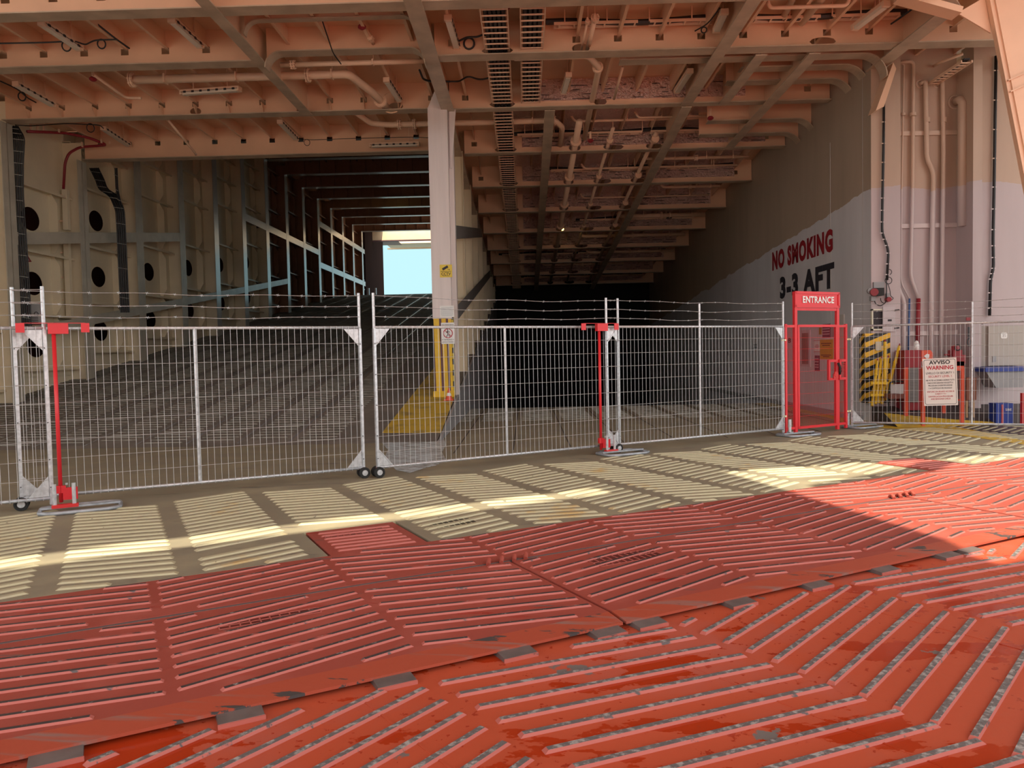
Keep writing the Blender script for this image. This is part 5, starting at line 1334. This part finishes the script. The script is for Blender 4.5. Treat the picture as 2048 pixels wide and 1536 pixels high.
for i, (x0_, x1_, y0_, y1_, lab) in enumerate([(56, 82, 606, 650, 'red bordered safety placard on the left wall behind the first fence post'), (50, 62, 500, 524, 'small red bordered triangular sign beside the broad cable bundle')]):
    a, c_ = at(x0_, y1_, 18.9), at(x1_, y0_, 18.9); T = thing('safety_placard', lab, 'sign', V3(((a.x+c_.x)/2, 18.9, a.z)))
    b = MB()
    if i == 0: b.box(a.x, c_.x, 18.9, 18.91, a.z, c_.z)
    else: b.prism([V3((a.x, 18.9, a.z)), V3((c_.x, 18.9, a.z)), V3((a.x, 18.9, c_.z))], V3((0, 0.01, 0)))
    b.build('border', [DRED], T)
    b = MB()
    if i == 0: b.box(a.x+0.02, c_.x-0.02, 18.893, 18.9, a.z+0.02, c_.z-0.02)
    else: b.prism([V3((a.x+0.02, 18.893, a.z+0.03)), V3((c_.x-0.05, 18.893, a.z+0.03)), V3((a.x+0.02, 18.893, c_.z-0.06))], V3((0, 0.006, 0)))
    b.build('field', [mat('placard_grey%d' % i, (0.6, 0.6, 0.6), 0.5)], T)
    if i == 0:
        b = MB(); q = V3(((a.x+c_.x)/2+0.05, 18.888, (a.z+c_.z)/2)); b.torus(q, (0, 1, 0), 0.05, 0.008, 16, 6)
        for k in range(4): b.box(a.x+0.05, c_.x-0.08, 18.889, 18.892, a.z+0.06+0.04*k, a.z+0.075+0.04*k)
        b.build('symbols', [INK], T)
b = MB(); a, c_ = at(30, 800, 18.2), at(34, 648, 18.2); b.box(a.x-0.05, a.x+0.06, 18.2, 18.25, 0, c_.z); tag(b.build('hazard_strip', [YELP]), 'narrow yellow strip at the foot of the first wall frame behind the fence', 'marker')

# ================================================================== OVERHEAD FITTINGS
def fixture(p, q, label, w=0.13, lit=False):
    T = thing('strip_light', label, 'lamp', (p+q)/2, 'fluorescent strip lights under the deckheads')
    d = (q-p).normalized(); sd = d.cross(V3((0, 0, 1))).normalized()
    b = MB(); b.bar(p+Z(0.03), q+Z(0.03), w, 0.05); b.build('housing', [PIPEC], T)
    b = MB(); b.bar(p+d*0.04-Z(0.025), q-d*0.04-Z(0.025), w*0.8, 0.06); b.build('diffuser', [LAMP if lit else LENS], T)
    for e in (p, q):
        b = MB(); b.bar(e-d*0.03, e+d*0.03, w*1.05, 0.10); b.build('end_cap', [PIPEC], T)
    b = MB(); n_ = max(3, int((q-p).length/0.18))
    for i in range(n_):
        c0 = p.lerp(q, (i+0.5)/n_)+sd*(w*0.52); b.bar(c0-d*0.03, c0+d*0.03, 0.012, 0.04)
    b.bar(p+sd*(w*0.53), q+sd*(w*0.53), 0.006, 0.008)
    b.build('clips', [INK], T)
    for t in (0.2, 0.8):
        b = MB(); c0 = p.lerp(q, t); b.bar(c0+Z(0.05), V3((c0.x, c0.y, ZD)), 0.02, 0.02)
        b.build('hanger', [PIPEC], T)
FX = [((84, 46), (158, 96), 'strip light over the left lane, first from the frame edge behind the outermost beam'),
 ((344, 40), (400, 91), 'strip light over the left lane beside the ceiling girder behind the outermost beam'),
 ((32, 168), (105, 209), 'strip light at the frame edge between the second and third left beams'),
 ((365, 186), (478, 178), 'strip light set crosswise under the long pipe in the second left bay'),
 ((207, 257), (257, 290), 'strip light above the curved red pipe'),
 ((560, 244), (592, 277), 'strip light in the middle of the fourth left beam bay'),
 ((742, 291), (837, 288), 'strip light set crosswise just left of the centre pillar head'),
 ((773, 160), (799, 200), 'strip light between the flanged elbow pipe and the pillar head'),
 ((896, 36), (913, 93), 'strip light right of the pillar girder beside the first cable ladder'),
 ((1137, 150), (1127, 184), 'short strip light in front of the foil right of the cable ladders'),
 ((1449, 24), (1433, 60), 'strip light left of the long outer girder on the right lane'),
 ((1380, 142), (1354, 182), 'strip light in front of the right end of the first foil strip'),
 ((1772, 8), (1710, 55), 'long strip light near the corner of the right wall')]
for (a, b_, lab) in FX:
    dz_ = -0.28 if 'pillar head' in lab and 'crosswise' in lab else 0
    fixture(atz(a[0], a[1], 7.52+dz_), atz(b_[0], b_[1], 7.46+dz_), lab)

def rod_pipe(pts, r, label, flanges=(), hang=(), name='overhead_pipe', m_=PIPEC, hz=None, n=12):
    T = thing(name, label, 'pipe', pts[0])
    b = MB(); b.tube(bendpts(pts, 6), r, n); b.build('run', [m_], T, smooth=True)
    for (c0, dr) in flanges:
        dr = V3(dr).normalized()
        b = MB()
        for s_ in (-0.022, 0.022): b.cyl(c0+dr*(s_-0.014), c0+dr*(s_+0.014), r*1.75, 16)
        a_ = dr.orthogonal().normalized(); b2 = dr.cross(a_)
        for i in range(8):
            t = 2*math.pi*i/8; o_ = a_*math.cos(t)*r*1.45+b2*math.sin(t)*r*1.45; b.cyl(c0+o_-dr*0.055, c0+o_+dr*0.055, 0.014, 6)
        b.build('flange', [m_], T)
    for c0 in hang:
        b = MB(); b.bar(c0+Z(r), V3((c0.x, c0.y, hz or ZD)), 0.035, 0.012); b.bar(c0+V3((-0.01, -r-0.01, -0.0)), c0+V3((-0.01, r+0.01, 0)), 0.03, r*2.1); b.build('pipe_hanger', [m_], T)
    return T
zp_ = 7.46
A_ = [atz(262, 162, zp_), atz(700, 160, zp_), atz(716, 176, zp_-0.05), atz(738, 206, zp_-0.02)]
A_ = [V3((A_[0].x, 16.1, zp_)), V3((A_[1].x+0.05, 16.1, zp_)), V3((-3.25, 17.0, zp_-0.08)), V3((-3.1, 18.1, zp_-0.10))]
rod_pipe(A_, 0.085, 'long thick pipe across the second left bay with a flanged elbow at its end', [(V3((A_[0].x+0.05, 16.1, zp_)), (1, 0, 0)), (V3((-4.42, 16.1, zp_)), (1, 0, 0)), (V3((-3.18, 17.55, zp_-0.09)), (0.1, 1, 0))], [V3((-7.4, 16.1, zp_)), V3((-5.9, 16.1, zp_)), V3((-5.0, 16.1, zp_)), V3((-3.9, 16.1, zp_))])
b = MB(); b.torus(V3((-3.0, Y3-0.02, 7.47)), (0, 1, 0), 0.24, 0.018, 24, 6); tag(b.build('sleeve_ring', [CREAM]), 'round doubler ring where the flanged elbow enters the third beam', 'ring')
p0_ = atz(585, 138, 7.40); rod_pipe([V3((-4.75, 15.35, 7.40)), V3((-1.9, 15.35, 7.40))], 0.05, 'thinner pipe just under the arched cross beam', [(V3((-4.5, 15.35, 7.40)), (1, 0, 0))], [V3((-2.9, 15.35, 7.40))])
Yp = 19.4
rod_pipe([V3((-4.1, 18.5, 7.55)), V3((-3.75, 19.3, 7.40)), V3((-3.3, Yp, 7.38)), V3((0.85, Yp, 7.38)), V3((1.05, Yp+0.3, 7.30)), V3((1.06, 21.0, 7.20))], 0.072, 'thick pipe passing behind the pillar head with two flanged joints', [(V3((-3.05, Yp, 7.38)), (1, 0, 0)), (V3((-2.68, Yp, 7.38)), (1, 0, 0)), (V3((0.82, Yp, 7.38)), (1, 0, 0))], [V3((-2.3, Yp, 7.38)), V3((-0.6, Yp, 7.38)), V3((0.3, Yp, 7.38))])
# small service pipes, left bays
rod_pipe([atz(188, 150, 7.55), atz(252, 196, 7.45), atz(282, 196, 7.42)], 0.03, 'thin pipe slanting to the round opening in the third left beam', n=8, hang=(atz(188, 150, 7.55),))
rod_pipe([atz(336, 240, 7.45), atz(388, 303, 7.12), atz(392, 309, 7.08)], 0.03, 'thin pipe slanting down to the fourth left beam', n=8, hang=(atz(336, 240, 7.45),))
rod_pipe([atz(724, 50, 7.75), atz(741, 72, 7.60), atz(747, 88, 7.56)], 0.035, 'short pipe stub through the arched beam left of the pillar girder', [(atz(741, 76, 7.58), (0.2, 1, 0))], n=8)
SPK = [((186, 160), 7.50, 'red sprinkler head at the left end of the long thick pipe'), ((724, 56), 7.58, 'red sprinkler head above the arched cross beam'), ((1421, 238), 7.15, 'red sprinkler head over the right lane behind the third beam'), ((1181, 283), 6.95, 'red sprinkler head in front of an opening in the first hold beam'), ((1012, 16), 7.6, 'red sprinkler head near the first cable ladder')]
for (pp, z_, lab) in SPK:
    q = atz(pp[0], pp[1], z_); T = thing('sprinkler', lab, 'sprinkler', q, 'red sprinkler heads')
    b = MB(); b.tube([q-Z(0.03), q, q+Z(0.03), q+Z(0.06)], 0.06, 12, rr=[0.03, 0.075, 0.075, 0.05]); b.build('red_cap', [DRED], T)
    b = MB(); b.cyl(q+Z(0.06), q+Z(0.25), 0.03, 8); b.build('stem', [PIPEC], T)

def tcable(pts, r, label, rings=()):
    b = MB(); b.tube(bendpts(pts, 4), r, 6)
    for (c0, R_) in rings: b.torus(c0, (0.1, 1, 0.2), R_, r, 18, 6)
    tag(b.build('cable_run', [BLACK]), label, 'cable')
zz = 7.5
tcable([atz(-10, 87, zz), atz(90, 85, zz), atz(150, 82, zz), atz(170, 90, zz), atz(190, 80, zz), atz(234, 79, zz)], 0.014, 'thin black cable strung along the second left beam with two loops', [(atz(133, 92, zz), 0.09), (atz(203, 88, zz), 0.08)])
tcable([atz(188, 43, 7.7), atz(232, 78, 7.52), atz(259, 97, 7.45)], 0.016, 'thin black cable slanting to a small junction near the second left beam')
tcable([atz(0, 162, 7.55), atz(35, 178, zz), atz(55, 196, zz), atz(72, 205, zz)], 0.014, 'thin black cable with a loop at the frame edge in the second left bay', [(atz(44, 193, zz), 0.09)])
tcable([atz(30, 250, 7.35), atz(60, 252, 7.35), atz(130, 247, 7.35), atz(200, 250, 7.35), atz(207, 257, 7.35)], 0.012, 'thin black cable above the curved red pipe with one loop', [(atz(181, 256, 7.3), 0.10)])
tcable([atz(594, 277, 7.3), atz(620, 280, 7.3), atz(700, 277, 7.3), atz(830, 274, 7.3), atz(862, 276, 7.3)], 0.008, 'thin wire along the fourth left beam with one small loop', [(atz(614, 285, 7.3), 0.08)])
tcable([atz(642, 34, 7.7), atz(650, 58, 7.55), atz(666, 106, 7.35), atz(682, 128, 7.35)], 0.012, 'thin black cable hanging across the arched cross beam')
tcable([atz(839, 140, zz), atz(846, 158, zz), atz(860, 163, zz), atz(900, 163, zz)], 0.022, 'black cable passing behind the pillar girder from the left')
tcable([atz(918, 82, zz), atz(934, 74, zz), atz(955, 74, zz), atz(968, 68, zz), atz(984, 80, zz)], 0.018, 'black cable with a loop left of the first cable ladder', [(atz(938, 87, zz), 0.10)])
tcable([atz(900, 163, zz), atz(918, 163, zz), atz(936, 152, zz), atz(960, 160, zz), atz(986, 154, zz)], 0.018, 'wavy black cable left of the first cable ladder in the second bay')
tcable([atz(1440, 16, 7.6), atz(1415, 48, zz), atz(1390, 62, zz)], 0.012, 'thin black cable slanting down beside the right lane strip light', [(atz(1408, 60, zz), 0.05)])
tcable([atz(1838, 8, 7.6)+V3((0.05, 0, 0.3)), atz(1838, 8, 7.6), atz(1800, 36, zz), atz(1782, 48, zz)], 0.016, 'black cable curving down to the tray near the right wall corner')

def ladder(X, Ya, Yb, zf, w, label, step=0.24, cables=5):
    T = thing('cable_ladder', label, 'cable ladder', V3((X, (Ya+Yb)/2, zf((Ya+Yb)/2))))
    b = MB()
    for s_ in (-w/2, w/2): b.bar(V3((X+s_, Ya, zf(Ya))), V3((X+s_, Yb, zf(Yb))), 0.02, 0.05)
    y = Ya+0.05
    while y < Yb: b.bar(V3((X-w/2, y, zf(y)-0.01)), V3((X+w/2, y, zf(y)-0.01)), 0.028, 0.02); y += step
    b.build('rails_and_rungs', [PIPEC], T)
    b = MB()
    for i in range(cables):
        x_ = X-w/2+0.04+(w-0.08)*(i+0.5)/cables; b.tube([V3((x_, Ya, zf(Ya)+0.045)), V3((x_, Yb, zf(Yb)+0.045))], (w-0.08)/cables*0.52, 6)
    b.build('cables', [BLACK], T)
    return T
zl1 = lambda y: 7.37 if y < Y3 else 7.37-0.08*(y-Y3)
ladder(-0.42, 11.6, YB2+0.1, lambda y: 7.38, 0.46, 'broad cable ladder with black cables, outermost length left of the other ladder')
ladder(-0.42, YB2+0.15, Y3+0.1, lambda y: 7.38, 0.46, 'broad cable ladder left of the short one, length between the second and third beams')
ladder(-0.42, Y3+0.15, 50, zl1, 0.46, 'very long cable ladder running down the hold along the left ends of the beams', 0.2)
ladder(0.24, 11.6, YB2+0.1, lambda y: 7.38, 0.42, 'second cable ladder right of the broad one, outermost length', cables=4)
ladder(0.24, YB2+0.15, Y3-0.05, lambda y: 7.38, 0.42, 'short cable ladder ending at the foil lagging right of the broad one', cables=4)

def xtray(Y, z, x0, x1, label, w=0.16, seg=1.55, top=None):
    T = thing('cable_tray', label, 'cable tray', V3(((x0+x1)/2, Y, z)))
    b = MB(); pts = []; x = x0-0.15
    while x < x1+0.15: pts.append(V3((x, Y, z+0.05+0.03*math.sin(x*2.1)))); x += 0.3
    b.tube(pts, 0.05, 6); b.tube([p+V3((0, 0.07, 0.0)) for p in pts], 0.035, 6); b.build('cables', [BLACK], T)
    b = MB(); x = x0
    while x < x1-0.3:
        xe = min(x+seg, x1)
        for s_ in (-w/2, w/2): b.bar(V3((x, Y+s_, z)), V3((xe, Y+s_, z)), 0.012, 0.055)
        k = x+0.1
        while k < xe: b.bar(V3((k, Y-w/2, z-0.015)), V3((k, Y+w/2, z-0.015)), 0.03, 0.015); k += 0.28
        x = xe+0.22
    b.build('tray_segments', [PIPEC], T)
    b = MB(); x = x0+0.2
    while x < x1: b.bar(V3((x, Y-w/2, z)), V3((x, Y-w/2, top or ZD)), 0.035, 0.02, upv=V3((1, 0, 0))); x += 0.78
    b.build('hanger', [PIPEC], T)
xtray(YB2-0.35, 7.66, 0.65, 3.6, 'cable tray along the second beam between ladder and outer girder')
xtray(YB2-0.35, 7.66, 4.0, 7.0, 'cable tray along the second beam between outer girder and right wall')
for k, (xa, xb) in {1: (-0.1, 6.0), 2: (0.9, 6.3), 4: (2.2, 6.6), 6: (-1.0, 6.6), 8: (0, 6.4)}.items():
    Y = Y3+DY*k-0.38; xtray(Y, zc(Y)+0.36, xa, xb, 'cable tray crossing the hold just before the %s cross beam' % ords[k], top=zc(Y)+0.67)
# square brackets (small fluorescent tube carriers and pipes) in the outer right bay
rod_pipe([V3((0.95, 13.45, 7.62)), V3((2.0, 13.45, 7.62))], 0.035, 'short level bar pipe high in the outer right bay', n=8, hang=(V3((1.0, 13.45, 7.62)), V3((1.95, 13.45, 7.62))))
rod_pipe([atz(1176, 38, 7.62), atz(1162, 102, 7.36)], 0.022, 'thin pipe going down into the oval opening of the second beam', [(atz(1175, 44, 7.6), (0, 1, -0.1))], n=8, hang=(atz(1176, 38, 7.62),))
rod_pipe([atz(1190, 36, 7.62), atz(1175, 100, 7.38)], 0.045, 'thicker pipe going down into the oval opening of the second beam', [(atz(1190, 37, 7.62), (0, 1, -0.1))], n=10, hang=(atz(1190, 36, 7.62),))
rod_pipe([V3((-0.1, 15.3, 7.40)), V3((1.35, 15.3, 7.40)), V3((1.62, 15.9, 7.38)), V3((1.66, 17.9, 7.40)), V3((1.68, 20.6, 7.25))], 0.065, 'curved pipe running in from the ladders and through the third beam', [(V3((1.60, 15.95, 7.40)), (0.1, 1, 0))], n=12)
rod_pipe([atz(1245, 135, 7.6), atz(1228, 198, 7.35)], 0.030, 'thin pipe going through the small hole in the foil strip', n=8)
for i, (xa, ya_, xb, yb_) in enumerate([(1588, 24, 1572, 36), (1660, 30, 1652, 58)]):
    pass
rod_pipe([V3((4.35, 13.7, 7.7)), V3((4.4, 13.75, 7.55)), V3((5.75, 13.75, 7.55)), V3((5.8, 13.7, 7.7))], 0.035, 'bar shaped pipe with bent ends near the right wall corner', n=8)
rod_pipe([V3((4.6, 12.0, 7.70)), V3((4.9, 14.5, 7.70))], 0.06, 'pipe running inward beside the outer right girder', n=10)
rod_pipe([V3((5.3, 11.6, 7.68)), V3((5.3, 14.7, 7.68))], 0.08, 'thick duct pipe running inward near the right wall corner', n=10)
# longitudinal pipes through the hold beams
for i, (X, r_, dz, lab) in enumerate([(1.45, 0.085, 0.13, 'thick pipe running the length of the hold through the beam openings'), (2.35, 0.05, 0.12, 'thinner pipe running the length of the hold, second from the ladder'), (3.55, 0.06, 0.13, 'hold pipe next to the long right girder')]):
    rod_pipe([V3((X, 19.2+0.6*i, zc(19.2)+dz)), V3((X, 42, zc(42)+dz))], r_, lab, n=8, flanges=[(V3((X, Y3+DY*k-0.5, zc(Y3+DY*k-0.5)+dz)), (0, 1, -0.08)) for k in (1, 2, 3, 4)])
# cross pipes between the hold beams
cross = [(1, -0.9, 1.3, 6.2, 0.035, 0.50), (1, -1.3, 2.9, 5.2, 0.028, 0.40), (1, -0.75, 4.9, 6.9, 0.12, 0.36), (2, -0.7, 1.8, 6.5, 0.035, 0.30), (2, -1.2, 3.6, 6.7, 0.05, 0.38), (3, -0.6, 2.0, 6.4, 0.03, 0.30), (3, -1.3, 4.6, 6.6, 0.05, 0.40),
         (4, -0.9, 3.6, 6.9, 0.08, 0.34), (5, -0.8, 2.4, 6.8, 0.07, 0.34), (6, -0.8, 2.9, 6.9, 0.07, 0.30), (7, -0.9, 0.9, 5.0, 0.05, 0.34), (8, -0.7, 0.8, 6.5, 0.05, 0.32), (9, -0.7, 0.3, 6.2, 0.04, 0.30)]
hold_lab = ['slim', 'slimmest', 'fattest', 'long slim', 'medium', 'thin', 'short medium', 'fat', 'thick', 'stout', 'half-length', 'wide-reaching', 'innermost']
for i, (k, dy, xa, xb, r_, dz) in enumerate(cross):
    Y = Y3+DY*k+dy; z_ = zc(Y)+dz
    rod_pipe([V3((xa, Y, z_+0.15)), V3((xa+0.1, Y, z_)), V3((xb, Y, z_))], r_, '%s crosswise pipe before the %s hold beam' % (hold_lab[i], ords[k]), n=8, hang=[V3((xa+(xb-xa)*t, Y, z_)) for t in (0.3, 0.6, 0.85)], hz=z_+0.3, flanges=[(V3((xa+(xb-xa)*0.5, Y, z_)), (1, 0, 0))] if r_ > 0.045 else ())
b = MB(); Yd = Y3+DY-0.75; b.tube([V3((5.2, Yd, zc(Yd)+0.36)), V3((5.75, Yd, zc(Yd)+0.36))], 0.135, 14); tag(b.build('foil_sleeve', [FOIL]), 'crumpled foil sleeve round the fattest pipe near the right wall', 'lagging')
# lit lamps
for (pp, Y, lab) in (((773, 385), 46.0, 'small lit yellow lamp under the high inner ceiling'), ((1127, 455), 30.4, 'small lit yellow lamp hanging among the hold beams')):
    q = at(pp[0], pp[1], Y); T = thing('lit_lamp', lab, 'lamp', q); b = MB(); s_ = Y/30.0
    b.tube([q+V3((-0.06*s_, 0, 0.10*s_)) if Y > 40 else q+V3((0.04, 0, 0.13)), q+V3((0.10*s_, 0, -0.05*s_)) if Y > 40 else q+V3((-0.03, 0, -0.12))], 0.05*s_, 10); b.build('glowing_tube', [LAMP], T)
    b = MB(); b.bar(q+V3((0, 0.06, 0.05)), V3((q.x, q.y+0.06, q.z+(0.6 if Y < 40 else 0.45))), 0.03, 0.03); b.build('bracket', [PIPEC], T)
# wall lugs high on the back wall under the second beam
rod_pipe([at(1925, 108, 15.5), at(1880, 125, 15.9), at(1868, 132, 16.2)], 0.03, 'short pipe ending on the stern wall just under the second beam', n=8)
ladder(8.55, 15.0, 16.2, lambda y: 6.98, 0.20, 'short cable ladder entering the stern wall under the second beam', 0.14, 3)

# drain gratings let into the plates
def grating(u, v, w_, d_, z, parent, m1, m2):
    b = MB(); b.ob(W(u, v, z+0.001), V3((CU, SU, 0))*(w_/2), V3((-SU, CU, 0))*(d_/2), V3((0, 0, 0.0012)))
    b.build('drain_grating', [m1], parent)
    b = MB(); n_ = int(w_/0.055)
    for i in range(n_+1): u_ = u-w_/2+w_*i/n_; b.bar(W(u_, v-d_/2, z+0.003), W(u_, v+d_/2, z+0.003), 0.008, 0.003)
    for j in (-1, 0, 1): b.bar(W(u-w_/2, v+j*d_*0.5, z+0.003), W(u+w_/2, v+j*d_*0.5, z+0.003), 0.006, 0.003)
    b.build('grating_bars', [m2], parent)
GD = mat('grating_dark_red', (0.12, 0.015, 0.01), 0.4); GO = mat('grating_dark_olive', (0.05, 0.045, 0.03), 0.5)
D_ = bpy.data.objects
grating(0.80, 4.80, 0.60, 0.10, 0.0, D_['ramp_flap'], GD, REDT)
grating(3.45, 4.78, 0.60, 0.22, 0.0, D_['ramp_flap.001'], GD, REDT)
grating(1.88, 6.72, 0.55, 0.16, 0.0, D_['hinge_plate'], GD, REDT)
grating(2.80, 6.62, 0.42, 0.26, 0.0, D_['floor_1'], GO, DECKT)
for o_ in bpy.data.objects:
    if '_o' in o_: del o_['_o']
